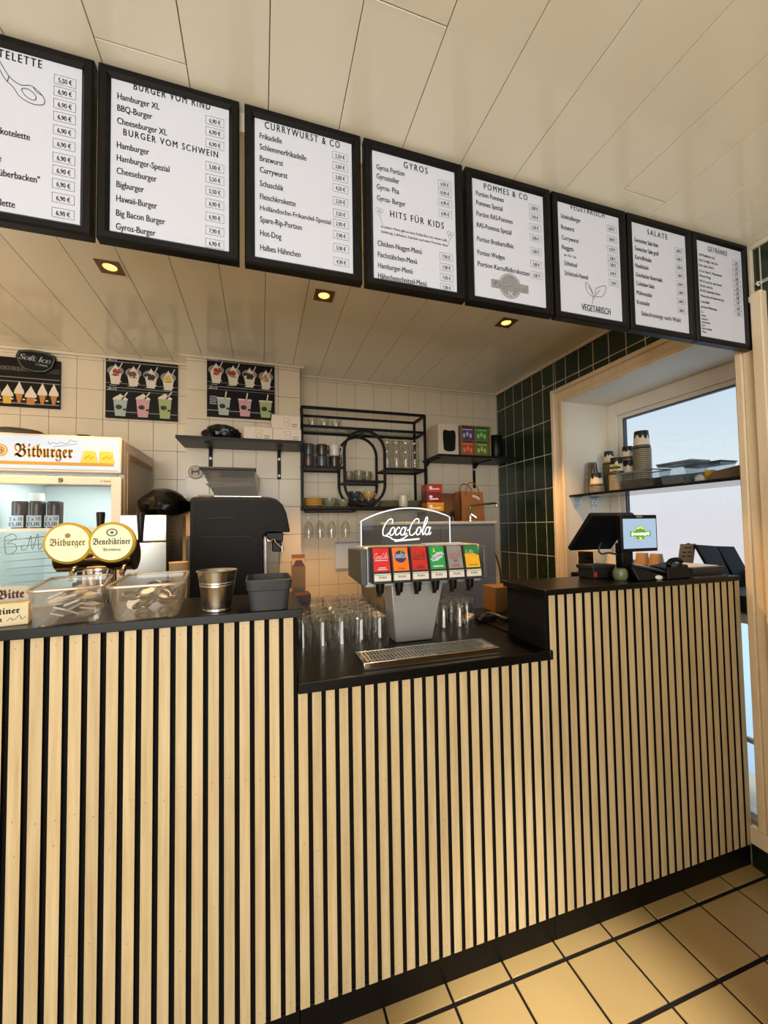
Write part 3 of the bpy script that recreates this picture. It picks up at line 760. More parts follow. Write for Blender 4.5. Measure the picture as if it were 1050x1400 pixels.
def milk_poster(label, x0, x1, z0, z1, yw, tops, plain):
    T = Thing('milkshake_poster', label, 'poster', ((x0 + x1) / 2, yw, z0), group='milkshake posters on the back wall')
    m = MB(); m.box(x0, x1, yw - 0.014, yw, z0, z1); T.part('panel', m, POSTER_BLK, bevel=0.001)
    w, h = x1 - x0, z1 - z0; o = (x0, yw - 0.0146, z0); o2 = (x0, yw - 0.0150, z0); o3 = (x0, yw - 0.0154, z0)
    m = MB()
    for v, t in ((.50, .012), (.93, .014), (.10, .014), (.575, .008), (.885 - .43, .006)):
        m.flat([(0, v * h), (w, v * h), (w, (v + t) * h), (0, (v + t) * h)], o, X, Z, 7)
    for k, topc in enumerate(tops):
        cx = (0.13 + 0.245 * k) * w; zb = (.56 - .012 * k) * h; cw = .15 * w
        m.flat([(cx - cw * .36, zb), (cx + cw * .36, zb), (cx + cw * .52, zb + .15 * h), (cx - cw * .52, zb + .15 * h)], o2, X, Z, 0)
        m.flat([(cx + cw * .75 * math.cos(a), zb + .22 * h + .085 * h * math.sin(a)) for a in [i * math.pi / 9 for i in range(18)]], o2, X, Z, 7)
        whip(m, cx, zb + .15 * h, cw * 1.1, .19 * h, o3, 0)
        rr = random.Random(k + len(tops) * 7)
        for q in range(16):
            a = rr.uniform(0, 6.28); r = rr.uniform(0, 1)
            px, pz = cx + cw * .5 * r * math.cos(a), zb + .20 * h + .06 * h * r * math.sin(a)
            m.flat(circ(px, pz, rr.uniform(.014, .026) * w, n=8), (x0, yw - 0.0157 - .00004 * q, z0), X, Z, topc)
        m.ribbon([(cx + cw * .28, zb + .24 * h), (cx + cw * .62, zb + .37 * h)], .012 * w, o3, X, Z, 0)
        m.flat(circ(cx + cw * .42, zb + .05 * h, .02 * w, .012 * h, n=10), o3, X, Z, 0)
    for k, cc in enumerate((4, 5, 6)):
        cx = ((.24 if plain else .20) + .31 * k) * w; zb = .035 * h; cw = .19 * w; hh = (.27 + .03 * k * (0 if plain else 1)) * h
        m.flat([(cx - cw * .36, zb), (cx + cw * .36, zb), (cx + cw * .5, zb + hh), (cx - cw * .5, zb + hh)], o2, X, Z, cc)
        if plain: m.flat([(cx - cw * .56, zb + hh), (cx + cw * .56, zb + hh), (cx + cw * .5, zb + hh + .025 * h), (cx - cw * .5, zb + hh + .025 * h)], o3, X, Z, 0)
        else: whip(m, cx, zb + hh, cw * 1.1, .10 * h, o3, 0)
        m.ribbon([(cx + cw * .1, zb + hh), (cx + cw * (.2 if plain else .5), zb + hh + .13 * h)], .018 * w, o3, X, Z, 0)
        m.flat(circ(cx - cw * .1, zb + hh * .55, .045 * w, .04 * h, n=14), o3, X, Z, 8)
        m.flat(circ(cx + cw * .34, zb + hh * .42, .03 * w, .018 * h, n=12), o3, X, Z, 8)
    T.part('drink_print', m, PCOL, smooth=0)
    m = MB()
    for v in (.945, .455):
        m.text(script('Milk'), (x0 + .02 * w, yw - 0.0152, z0 + v * h), X, Z, .022, width=.13 * w)
    for k in range(4): m.flat([((.05 + .245 * k) * w, .535 * h), ((.15 + .245 * k) * w, .535 * h), ((.15 + .245 * k) * w, .541 * h), ((.05 + .245 * k) * w, .541 * h)], o3, X, Z)
    if plain:
        for k in range(5): m.flat([(.04 * w, (.33 - .03 * k) * h), ((.14 - .01 * (k % 2)) * w, (.33 - .03 * k) * h), ((.14 - .01 * (k % 2)) * w, (.34 - .03 * k) * h), (.04 * w, (.34 - .03 * k) * h)], o3, X, Z)
    T.part('lettering', m, PAPER, smooth=0)
milk_poster('black milkshake poster on the tiled wall between the ice sign and the pier', -0.388, 0.036, 2.188, 2.588, 1.798, (1, 2, 8, 3), False)
milk_poster('black milkshake poster on the pier above the white cartons', 0.240, 0.672, 2.195, 2.597, 1.638, (1, 1, 8, 10), True)

# soft-ice board with a shaped header
x0, x1, z0, z1, yw = -1.06, -0.636, 2.224, 2.530, 1.798
T = Thing('ice_cream_sign', 'brown-black soft ice board with a shaped nameplate, left on the back wall', 'sign', ((x0 + x1) / 2, yw, z0))
m = MB(); m.box(x0, x1, yw - 0.014, yw, z0, z1); T.part('panel', m, mat('sign_brown_black', '#120b07', 0.5, spec=.2), bevel=0.001)
m = MB(); o = (x0, yw - 0.0146, z0); o2 = (x0, yw - 0.0150, z0); o3 = (x0, yw - 0.0154, z0); w, h = x1 - x0, z1 - z0
for v, t in ((.06, .02), (.50, .016), (.585, .016), (.72, .10)):
    m.flat([(0, v * h), (w, v * h), (w, (v + t) * h), (0, (v + t) * h)], o, X, Z, 7 if t < .05 else 8)
for k in range(7):
    cx = w * (.085 + .14 * k); big = k in (2, 4)
    if big:
        m.flat([(cx - .02, .05 * h), (cx + .02, .05 * h), (cx + .022, .2 * h), (cx - .022, .2 * h)], o2, X, Z, 3 if k == 2 else 9)
        whip(m, cx, .2 * h, .062, .24 * h, o3, 0)
    else:
        m.flat([(cx - .007, .08 * h), (cx + .007, .08 * h), (cx + .019, .27 * h), (cx - .019, .27 * h)], o2, X, Z, 9)
        whip(m, cx, .26 * h, .052, .26 * h, o3, 0)
    m.flat(circ(cx + .024, .15 * h, .008, .005, n=10), o3, X, Z, 0)
T.part('ice_cream_print', m, PCOL, smooth=0)
m = MB(); m.text('SORTEN & MEHR', (x0 + .11, yw - 0.0153, z0 + .735 * h), X, Z, 0.022, width=.17); T.part('lettering', m, PCOL[7], smooth=0)
cx, cz = -0.757, 2.505
poly = [(-.105, .030), (-.09, .068), (-.03, .078), (.04, .072), (.095, .052), (.102, .028), (.085, -.03), (.05, -.058), (0, -.064), (-.06, -.05), (-.085, -.028)]
m = MB(); m.prism(poly, (cx, yw - 0.016, cz), X, Z, (0, -0.012, 0), 0)
m.ribbon([(a * .92, b * .9) for a, b in poly], .004, (cx, yw - 0.0284, cz), X, Z, 1, closed=True)
npl = T.part('nameplate', m, [mat('nameplate_green_black', '#0d110c', 0.5, spec=.2), mat('nameplate_line', '#5d6b52', 0.5)], smooth=0)
m = MB(); U = Vector((1, 0, -0.11)).normalized(); V = Vector((0.11, 0, 1)).normalized()
m.text('Soft Ice', (cx - .088, yw - 0.0290, cz + .014), U, V, 0.036, width=.158, shear=.25); m.text('Soft Ice', (cx - .0865, yw - 0.0291, cz + .0145), U, V, 0.036, width=.158, shear=.25)
m.text('CORNER', (cx - .002, yw - 0.0290, cz - .018), U, V, 0.013, width=.062); T.part('lettering', m, PAPER, smooth=0, under=npl)

# display fridge
FX0, FX1, FY, FYB = -0.72, -0.108, 1.15, 1.78
T = Thing('display_fridge', 'white glass-door drinks fridge with a lit gold-lettered header, at the left edge', 'fridge', ((FX0 + FX1) / 2, 1.45, 0))
BODY = mat('fridge_beige_white', '#cfc4b8', 0.35)
m = MB()
m.box(FX0, FX0 + .03, FY + .05, FYB, .02, 1.735); m.box(FX1 - .03, FX1, FY + .05, FYB, .02, 1.925); m.box(FX0 + .03, FX1 - .03, FYB - .03, FYB, .02, 1.735)
m.box(FX0 + .03, FX1 - .03, FY + .05, FYB - .03, .02, .15); m.box(FX0, FX1 - .03, FY + .05, FYB, 1.735, 1.925)
T.part('cabinet_body', m, BODY, bevel=0.004)
m = MB(); m.box(FX1 - .001, FX1 + .004, FY + .12, FYB - .05, 1.83, 1.862); T.part('side_vent', m, mat('bronze_vent', '#8b6a3e', 0.5))
m = MB(); m.box(FX1 - .0005, FX1 + .002, FY + .1, FYB - .03, .2, 1.87); T.part('side_panel', m, mat('fridge_side_grey', '#a09385', 0.4), bevel=0.002)
hd_ = MB(); hd_.box(FX0, FX1, FY, FY + .05, 1.742, 1.928)
H = T.part('header_box', hd_, BODY, bevel=0.004)
m = MB(); m.box(FX0 + .012, FX1 - .012, FY - .003, FY + .002, 1.757, 1.916)
T.part('lit_header_panel', m, mat('lit_sign_white', '#5a5c5e', 0.4, emit='#e6f2fa', es=0.80), under=H)
m = MB(); yy = FY - .0036
m.flat([(0, 0), (.56, 0), (.56, .016), (0, .016)], (FX0 + .02, yy, 1.775), X, Z, 0)
m.text(fraktur('Bitburger'), (-.555, yy, 1.812), X, Z, .062, width=.235, mi=0); m.text(fraktur('Bitburger'), (-.5535, yy - .0001, 1.8125), X, Z, .062, width=.235, mi=0)
m.flat(circ(-.612, 1.842, .031), (0, yy, 0), X, Z, 0); m.ribbon(circ(-.612, 1.842, .023), .003, (0, yy - .0003, 0), X, Z, 1, closed=True); m.text(fraktur('B'), (-.612, yy - .0005, 1.829), X, Z, .026, align='C', mi=1)
for k, (gx_, gw) in enumerate(((-.247, .075), (-.170, .068))):
    m.flat([(gx_ - gw * .5, 1.792), (gx_ + gw * .5, 1.792), (gx_ + gw * (.32 if k == 0 else .34), 1.846), (gx_ - gw * (.28 if k == 0 else .5), 1.850)], (0, yy - .0002, 0), X, Z, 2)
    m.ribbon([(gx_ - gw * .5, 1.792), (gx_ + gw * .5, 1.792), (gx_ + gw * .33, 1.85), (gx_ - gw * .4, 1.85)], .0018, (0, yy - .0004, 0), X, Z, 0, closed=True)
    for q in range(5): m.flat(circ(gx_ - gw * .25 + .008 * q, 1.815 + .006 * (q % 3), .005, n=8), (0, yy - .0004, 0), X, Z, 0)
    m.flat(circ(gx_, 1.862, .03, .016), (0, yy - .0001, 0), X, Z, 1)
m.ribbon(smoothpts([(-.42, 1.893), (-.415, 1.878), (-.40, 1.888), (-.385, 1.882), (-.37, 1.89), (-.35, 1.884), (-.335, 1.893), (-.33, 1.905), (-.315, 1.897), (-.30, 1.9)], 4), .0022, (0, yy, 0), X, Z, 3)
m.ribbon([(-.40, 1.866), (-.30, 1.886)], .0022, (0, yy, 0), X, Z, 3)
T.part('gold_lettering', m, [GOLD, PAPER, mat('beer_yellow', '#e6b81e', 0.4), mat('signature_ink', '#5b5f66', 0.6)], smooth=0, under=H)
# door
D = MB(); dz0, dz1 = .16, 1.722
D.box(FX0, FX0 + .038, FY, FY + .045, dz0, dz1); D.box(FX1 - .045, FX1, FY, FY + .045, dz0, dz1); D.box(FX0 + .038, FX1 - .045, FY, FY + .045, dz1 - .042, dz1); D.box(FX0 + .038, FX1 - .045, FY, FY + .045, dz0, dz0 + .05)
door = T.part('door', D, BODY, bevel=0.004)
m = MB(); m.box(FX0 + .036, FX1 - .043, FY + .012, FY + .018, dz0 + .045, dz1 - .04); T.part('door_pane', m, PANE, under=door)
m = MB(); m.lathe([(0, 0), (.009, 0), (.011, .002), (.011, .006)], (-.368, FY - .006, 1.703), 20, (0, 1, 0)); T.part('lock', m, CHROME, under=door)
m = MB(); m.flat([(0, 0), (.007, 0), (.007, .008), (0, .008)], (-.20, FY - .001, 1.697), X, Z); m.flat([(.012, 0), (.045, 0), (.045, .006), (.012, .006)], (-.20, FY - .001, 1.697), X, Z); T.part('door_print', m, INKG, smooth=0, under=door)
m = MB()
m.ribbon(smoothpts([(a_ + .062, b_) for a_, b_ in [(-.655, 1.425), (-.648, 1.345), (-.61, 1.36), (-.615, 1.39), (-.645, 1.395), (-.61, 1.42), (-.625, 1.44), (-.655, 1.425)]], 5), .0035, (0, FY + .0112, 0), X, Z)
m.ribbon(smoothpts([(a_ + .062, b_) for a_, b_ in [(-.59, 1.385), (-.585, 1.36), (-.565, 1.375), (-.552, 1.43), (-.545, 1.362), (-.525, 1.44), (-.52, 1.362), (-.50, 1.385), (-.49, 1.37)]], 5), .0035, (0, FY + .0112, 0), X, Z)
m.ribbon([(-.508, 1.415), (-.428, 1.425)], .0035, (0, FY + .0112, 0), X, Z)
T.part('glass_lettering', m, mat('glass_script_grey', '#5e6c70', 0.5), smooth=0, under=door)
# inside
m = MB(); m.box(FX0 + .031, FX1 - .031, FYB - .036, FYB - .031, .155, 1.73); m.box(FX0 + .0305, FX0 + .034, FY + .06, FYB - .036, .155, 1.73); m.box(FX1 - .034, FX1 - .0305, FY + .06, FYB - .036, .155, 1.73)
T.part('inner_liner', m, mat('fridge_liner', '#e4ecec', 0.4))
m = MB(); m.box(FX0 + .036, FX0 + .05, FY + .055, FY + .07, .3, 1.70); T.part('inner_light_strip', m, mat('fridge_led', '#ffffff', 0.4, emit='#dcf2f4', es=9.0))
for zs in (1.462, 1.15, .85, .5):
    m = MB()
    for q in range(9): m.box(FX0 + .036, FX1 - .036, FY + .08 + q * .06, FY + .084 + q * .06, zs - .004, zs)
    m.box(FX0 + .036, FX1 - .036, FY + .072, FY + .080, zs - .012, zs + .004)
    T.part('shelf_grid', m, WHT)
m = MB()
for q in range(7): m.tube([(FX0 + .06, FY + .11, 1.405 - .035 * q), (FX0 + .30, FY + .11, 1.43 - .035 * q - .003 * q)], .0025, 6)
T.part('wire_rack', m, mat('rack_grey', '#8a9697', 0.4))
l = bpy.data.lights.new('fridge_lamp', 'AREA'); l.size = .4; l.size_y = .3; l.shape = 'RECTANGLE'; l.energy = 2.2; l.color = (.93, 1, 1)
o_ = bpy.data.objects.new('fridge_lamp', l); COL.objects.link(o_); o_.location = (-.41, FY + .25, 1.725)
JAR = mat('dark_jar', '#3a2a2c', 0.3)
jl = ('dark jar with a white label in the fridge, leftmost of three', 'dark jar with a white label in the fridge, middle one', 'dark jar with a white label in the fridge, right of the three')
j0 = None
for k in range(3):
    x = -.60 + .075 * k; y = 1.30
    if j0 is None:
        T = Thing('labelled_jar', jl[0], 'jar', (x, y, 1.466), group='jars in the fridge'); j0 = T.o
        m = MB(); m.lathe([(0, 1.466), (.033, 1.466), (.034, 1.58), (.034, 1.60), (.030, 1.606), (0, 1.606)], (x, y, 0), 24); T.part('jar_body', m, JAR)
        m = MB(); m.box(x - .032, x + .03, y - .036, y - .034, 1.472, 1.532); T.part('label_card', m, PAPER)
        m = MB()
        m.text('2 x 10', (x - .028, y - .0364, 1.506), X, Z, .018, width=.054); m.text('EUR', (x - .028, y - .0364, 1.478), X, Z, .020, width=.054); T.part('lettering', m, INK, smooth=0)
    else: dup(j0, (x, y, 1.466), jl[k])
m = MB(); m.lathe([(0, 1.607), (.034, 1.607), (.030, 1.648), (0, 1.648)], (-.535, 1.31, 0), 20); solo('white_tub', 'white tub standing on the dark jars in the fridge', 'tub', m, WHT, (-.535, 1.31, 1.607))
m = MB()
for q in range(3):
    m.box(-.345 + .045 * q, -.31 + .045 * q, 1.28, 1.34, 1.155, 1.24); m.box(-.345 + .045 * q, -.34 + .045 * q, 1.28, 1.34, 1.24, 1.33)
m.box(-.36, -.20, 1.27, 1.35, 1.152, 1.18)
solo('bottle_carrier', 'black carrier on the fridge shelf behind the beer tap', 'carrier', m, BLK, (-.28, 1.31, 1.152), bevel=0.003)
# bag and puck on top of the fridge
m = MB(); m.lathe([(0, 0), (.12, 0), (.13, .02), (.125, .06), (.09, .085), (0, .09)], (-.70, 1.5, 1.928), 24, wob=.05, wn=3); solo('folded_bag', 'brown-grey folded bag lying on top of the drinks fridge', 'bag', m, mat('bag_taupe', '#5d5044', 0.7, bump=.3, nscale=(20, 20, 20)), (-.70, 1.5, 1.928))
m = MB(); m.box(-.31, -.26, FY + .02, FY + .06, 1.9285, 1.94); solo('small_black_clip', 'small black clip on the front edge of the fridge top', 'clip', m, BLK, (-.285, FY + .04, 1.9285), bevel=.003)

# beer tap tower on the low worktop
ty_, tz_ = .42, 1.362
T = Thing('beer_tap_tower', 'chrome beer tap tower with two lit round badges behind the clear tubs', 'beer tap', (.03, ty_, 1.0))
m = MB(); m.lathe([(.062, 1.0), (.062, 1.012), (.050, 1.02), (.048, 1.32)], (.045, ty_, 0), 32, cap0=True, cap1=True); T.part('column', m, CHROME)
m = MB(); m.cyl((-.075, ty_, tz_), .054, .230, 48, (1, 0, 0)); T.part('crossbar', m, mat('polished_bronze_steel', '#c2ab8c', 0.10, 1.0), bevel=.004)
m = MB(); m.lathe([(0, .158), (.045, .158), (.053, .155), (.0555, .15)], (0, ty_, tz_), 48, (1, 0, 0)); T.part('end_cap', m, BLK)
LITB = mat('lit_badge', '#4a4638', 0.4, emit='#fff3b4', es=0.95)
for bx, bz, wd in ((-.008, 1.408, 0), (.113, 1.408, 1)):
    m = MB(); c = Vector((bx, ty_ - .085, bz)); ax = Vector((0.05, -1, 0.02))
    m.lathe([(.060, 0), (.066, .004), (.066, .022), (.058, .026)], c, 40, ax, cap0=True)
    B_ = T.part('badge', m, mat('gold_rim', '#e3c04a', 0.3, 0.6))
    m = MB(); m.lathe([(0, .0275), (.058, .0268)], c, 40, ax); T.part('lit_badge_face', m, LITB, under=B_)
    m = MB(); n = ax.normalized(); U = Vector((1, .05, 0)).normalized(); V = U.cross(-n) * -1
    if V.z < 0: V = -V
    f0 = c + n * .0282
    if wd == 0:
        m.text(fraktur('Bitburger'), f0 - V * .008, U, V, .022, width=.092, align='C', mi=0); m.flat(circ(0, .024, .008, n=10), f0, U, V, 0)
    else:
        m.text(fraktur('Benediktiner'), f0 - V * .007, U, V, .020, width=.104, align='C', mi=1); m.text(fraktur('Weissbräu'), f0 - V * .028, U, V, .009, width=.05, align='C', mi=1)
        m.ribbon(circ(0, .032, .014, .011), .004, f0, U, V, 1, closed=True); m.flat(circ(0, .032, .005, n=10), f0, U, V, 1)
    T.part('lettering', m, [mat('badge_gold', '#8a7412', 0.5), mat('badge_ink', '#4a430c', 0.5)], smooth=0, under=B_)
    m = MB(); m.cyl((bx, ty_ - .06, bz - .005), .012, .03, 16, (0, -1, 0)); T.part('badge_mount', m, CHROME, under=B_)
for hx in (.045, .168):
    m = MB(); m.lathe([(.008, 1.405), (.0085, 1.43), (.0135, 1.505), (.012, 1.512)], (hx, ty_, 0), 20, cap0=True, cap1=True); T.part('tap_handle', m, BLK)
for hx in (-.02, .125):
    m = MB(); m.tube([(hx, ty_ - .03, 1.315), (hx, ty_ - .05, 1.30), (hx, ty_ - .055, 1.285)], .009, 12); T.part('spout', m, CHROME)

# two-panel steel-fronted machine and the bag on it
T = Thing('milk_cooler', 'black cooler with a two-part stainless front beside the fridge', 'cooler', (.01, 1.3, .92))
m = MB(); m.box(-.10, .113, 1.106, 1.54, .922, 1.527); C_ = T.part('cooler_body', m, mat('cooler_black', '#15140f', 0.4), bevel=.003)
m = MB(); m.box(-.098, .112, 1.098, 1.106, 1.392, 1.525); T.part('upper_front', m, mat('cooler_steel', '#a9aaa6', 0.32, 0.92), bevel=.002)
m = MB(); m.box(-.098, .112, 1.098, 1.106, .93, 1.384); T.part('lower_front', m, MATS['cooler_steel'], bevel=.002)
m = MB()
for q in range(9): m.box(.1125, .1145, 1.17, 1.30, 1.49 - .02 * q, 1.498 - .02 * q)
T.part('vent_slats', m, mat('vent_dark', '#2a261c', 0.5), under=C_)
def lump(mb, c, rx, ry, rz, seed, seg=28, rings=12, amp=.18, flat=True):
    rr = random.Random(seed); ph = [(rr.uniform(0, 6.28), rr.randint(2, 6), rr.randint(1, 4)) for _ in range(5)]
    vs = []; n0 = rings
    for i in range(rings + 1):
        th = math.pi * i / rings
        for k in range(seg):
            a = 2 * math.pi * k / seg
            q = 1 + amp * sum(math.sin(n * a + p + m_ * th * 1.7) for p, n, m_ in ph) / 2.5 * math.sin(th)
            z = -math.cos(th) * rz
            if flat: z = max(z, -rz * .55) + rz * .55
            vs.append((c[0] + rx * q * math.sin(th) * math.cos(a), c[1] + ry * q * math.sin(th) * math.sin(a), c[2] + z))
    fs = [(i * seg + k, i * seg + (k + 1) % seg, (i + 1) * seg + (k + 1) % seg, (i + 1) * seg + k) for i in range(rings) for k in range(seg)]
    return mb.add(vs, fs)
BAGBLK = mat('black_bin_liner', '#08080a', 0.28, bump=.5, nscale=(26, 26, 26))
m = MB(); lump(m, (.055, 1.32, 1.528), .115, .17, .10, 3); solo('black_bag', 'crumpled black plastic bag on top of the steel-fronted cooler', 'bag', m, BAGBLK, (.055, 1.32, 1.528))
m = MB(); m.lathe([(0, 1.0), (.026, 1.0), (.034, 1.312), (.036, 1.316), (.034, 1.318), (.031, 1.31), (0, 1.305)], (.262, .58, 0), 28); solo('paper_cup_stack_tube', 'beige tube of paper cups behind the right-hand clear tub', 'cup tube', m, mat('kraft_beige', '#b99b74', 0.7), (.262, .58, 1.0))

# ================================================================== PIER: coffee machine, shelf, cartons
T = Thing('coffee_machine', 'large black coffee machine standing side-on before the tiled pier', 'coffee machine', (.46, 1.35, .92))
CMB = mat('machine_black', '#050506', 0.45, spec=.18); CMB2 = mat('machine_side_black', '#070708', 0.5, spec=.16)
def cm_poly(ins=0.0):
    pts = [(.222 + ins, .92), (.60 - ins, .92), (.588 - ins, 1.42), (.60, 1.425), (.735 - ins, 1.425), (.728 - ins, 1.47), (.715 - ins, 1.535), (.695 - ins, 1.58), (.66, 1.612 - ins), (.62, 1.623 - ins), (.245, 1.623 - ins), (.229 + ins, 1.614 - ins), (.222 + ins, 1.60 - ins)]
    return pts
m = MB(); m.prism(cm_poly(), (0, 1.10, 0), X, Z, (0, .48, 0)); body = T.part('machine_body', m, CMB, bevel=.006, smooth=50)
m = MB(); m.prism([(.236, .98), (.575, .98), (.575, 1.40), (.612, 1.43), (.612, 1.607), (.25, 1.607), (.236, 1.595)], (0, 1.0985, 0), X, Z, (0, .004, 0)); sp = T.part('side_panel', m, CMB2, bevel=.003)
m = MB(); m.prism([(.619, 1.44), (.722, 1.44), (.703, 1.53), (.685, 1.57), (.655, 1.598), (.619, 1.607)], (0, 1.0985, 0), X, Z, (0, .004, 0)); T.part('front_panel', m, CMB2, bevel=.003)
m = MB(); m.tube([(.27, 1.098, 1.405), (.52, 1.098, 1.405), (.54, 1.098, 1.39), (.545, 1.098, 1.35)], .0025, 6); m.tube([(.30, 1.098, 1.50), (.36, 1.098, 1.508), (.44, 1.098, 1.508)], .003, 6); T.part('panel_groove', m, BLK, under=sp)
m = MB(); m.box(.605, .70, 1.16, 1.44, 1.372, 1.424); m.box(.64, .69, 1.13, 1.22, 1.315, 1.372); T.part('spout', m, BLK, bevel=.004)
m = MB(); m.tube(smoothpts([(.60, 1.12, 1.415), (.612, 1.10, 1.385), (.63, 1.10, 1.375), (.645, 1.10, 1.39), (.655, 1.10, 1.37), (.69, 1.10, 1.335)], 5), .005, 8); m.cyl((.692, 1.10, 1.318), .008, .03, 12); T.part('steam_pipe', m, CHROME)
m = MB(); m.box(.597, .606, 1.14, 1.15, 1.13, 1.41); T.part('steel_strip', m, STEEL)
m = MB(); m.box(.24, .80, 1.085, 1.6, .921, .935); T.part('base_tray', m, BLK)
# bean hopper on top
T = Thing('bean_hopper', 'clear bean hopper with a black lid on top of the coffee machine', 'hopper', (.41, 1.32, 1.625))
b_ = [(.335, 1.22, 1.626), (.56, 1.22, 1.626), (.56, 1.46, 1.626), (.335, 1.46, 1.626)]; t_ = [(.268, 1.16, 1.775), (.545, 1.16, 1.775), (.575, 1.50, 1.775), (.268, 1.50, 1.775)]
m = MB(); m.hexa(b_, t_); T.part('hopper_body', m, clear('smoky_plastic', '#d5d3cf', .05, .10, .7, 2, body=.34, bodycol='#d8d4ce'))
m = MB(); m.hexa([(.36, 1.24, 1.63), (.545, 1.24, 1.63), (.545, 1.44, 1.63), (.36, 1.44, 1.63)], [(.285, 1.18, 1.70), (.545, 1.18, 1.71), (.55, 1.47, 1.71), (.285, 1.47, 1.70)])
o_ = T.part('coffee_beans', m, mat('coffee_beans', '#8a857f', 0.5, bump=.8, nscale=(120, 120, 120))); o_['kind'] = 'stuff'
m = MB(); m.box(.258, .552, 1.15, 1.51, 1.775, 1.79); T.part('lid', m, BLK, bevel=.003)
m = MB(); m.box(.33, .58, 1.2, 1.47, 1.624, 1.634); T.part('base_rim', m, GALV)
# round dial on the pier
m = MB(); m.lathe([(0, .012), (.040, .012), (.045, .008), (.046, 0)], (.172, 1.639, 1.823), 32, (0, -1, 0), mi=0); m.ribbon([(-.018, .0), (.018, .006)], .012, (.172, 1.6262, 1.823), X, Z, 1); m.ribbon([(-.02, -.018), (-.02, .02)], .008, (.172, 1.6262, 1.823), X, Z, 1); m.ribbon([(.02, -.018), (.02, .02)], .008, (.172, 1.6262, 1.823), X, Z, 1)
solo('round_wall_dial', 'small round dial on the pier tiles left of the bean hopper', 'dial', m, [mat('dial_beige', '#a99a82', .4), mat('dial_print', '#4a4036', .5)], (.172, 1.63, 1.823))
# folded cloth strip beside the hopper
m = MB(); m.box(.245, .325, 1.2, 1.4, 1.6245, 1.64); solo('folded_cloth', 'folded grey cloth on the coffee machine left of the hopper', 'cloth', m, mat('cloth_grey', '#6c655c', .8), (.29, 1.3, 1.6245), bevel=.005)

def bracket(T, x, yf, yb, zt, drop, caps):
    m = MB(); m.box(x - .012, x + .012, yb - .006, yb, zt - drop, zt); m.box(x - .012, x + .012, yf, yb, zt - .006, zt)
    m.prism([(0, 0), (.0, -.05), (.10, 0)], (x - .003, yb, zt), (0, -1, 0), Z, (.006, 0, 0))
    br = T.part('bracket', m, BLKM, bevel=.001)
    for c in caps:
        m = MB(); m.lathe([(.009, 0), (.009, .004), (0, .006)], (x, yb - .006, zt - c), 16, (0, -1, 0)); T.part('screw_cap', m, WHT, under=br)
T = Thing('wall_shelf', 'black wall shelf on the pier carrying white cartons and a black bag', 'shelf', (.475, 1.49, 1.98))
m = MB(); m.box(.105, .846, 1.345, 1.638, 1.982, 2.0); T.part('shelf_board', m, mat('shelf_black', '#0f0e0d', 0.45, spec=.3), bevel=.001)
bracket(T, .262, 1.42, 1.638, 1.9815, .22, (.065,)); bracket(T, .70, 1.42, 1.638, 1.9815, .195, (.055, .17))
CARTW = mat('carton_white', '#d9c8b4', 0.6)
def carton(label, x0, x1, z0, z1):
    T = Thing('white_carton', label, 'carton', ((x0 + x1) / 2, 1.48, z0), group='white cup cartons on the pier shelf')
    m = MB(); m.box(x0, x1, 1.385, 1.58, z0, z1); T.part('box_body', m, CARTW, bevel=.002)
    m = MB(); w = x1 - x0; cx = x0 + w * .52; zc = (z0 + z1) / 2
    m.ribbon([(cx - .02, zc + .024), (cx - .014, zc - .026), (cx + .014, zc - .026), (cx + .02, zc + .024)], .002, (0, 1.3845, 0), X, Z, closed=True); m.ribbon([(cx - .003, zc + .004), (cx + .003, zc - .006)], .004, (0, 1.3845, 0), X, Z)
    m.flat([(x0 + .70 * w, z0 + .012), (x0 + .88 * w, z0 + .012), (x0 + .88 * w, z0 + .017), (x0 + .70 * w, z0 + .017)], (0, 1.3845, 0), X, Z); m.flat([(x0 + .70 * w, z0 + .026), (x0 + .9 * w, z0 + .026), (x0 + .9 * w, z0 + .031), (x0 + .70 * w, z0 + .031)], (0, 1.3845, 0), X, Z)
    T.part('carton_print', m, mat('carton_ink', '#7d6c58', .6), smooth=0)
carton('white carton with a cup drawing, lower left of three on the pier shelf', .478, .651, 2.0005, 2.083)
carton('white carton with a cup drawing, lower right of three on the pier shelf', .653, .828, 2.0005, 2.083)
carton('white carton with a cup drawing, laid on top of the other two', .645, .823, 2.0835, 2.168)
m = MB(); lump(m, (.345, 1.45, 2.0005), .105, .08, .065, 11, amp=.22); solo('black_shoe_bag', 'crumpled black bag lying on the pier shelf beside the cartons', 'bag', m, BAGBLK, (.345, 1.45, 2.0005))

# ================================================================== METAL WALL RACK AND CROCKERY
RX0, RX1, RYF, RYB, RZ0, RZ1 = .852, 1.772, 1.575, 1.788, 1.585, 2.288
T = Thing('wall_rack', 'black metal wall rack with an upright oval loop in the middle', 'rack', (1.31, 1.68, RZ0))
m = MB(); BWD = .017
for y in (RYF, RYB):
    m.bar((RX0, y, RZ0), (RX0, y, RZ1), BWD); m.bar((RX1, y, RZ0), (RX1, y, RZ1), BWD); m.bar((RX0, y, RZ1), (RX1, y, RZ1), BWD); m.bar((RX0, y, RZ0), (RX1, y, RZ0), BWD); m.bar((RX0, y, 2.157), (RX1, y, 2.157), BWD)
for x in (RX0, RX1):
    for z in (RZ0, RZ1, 2.157, 1.872): m.bar((x, RYF, z), (x, RYB, z), BWD)
for y in (RYF, RYB):
    m.bar((RX0, y, 1.872), (1.145, y, 1.872), BWD); m.bar((1.45, y, 1.872), (RX1, y, 1.872), BWD)
T.part('frame', m, BLKM)
cxo, hw, r_ = 1.2975, .150, .150
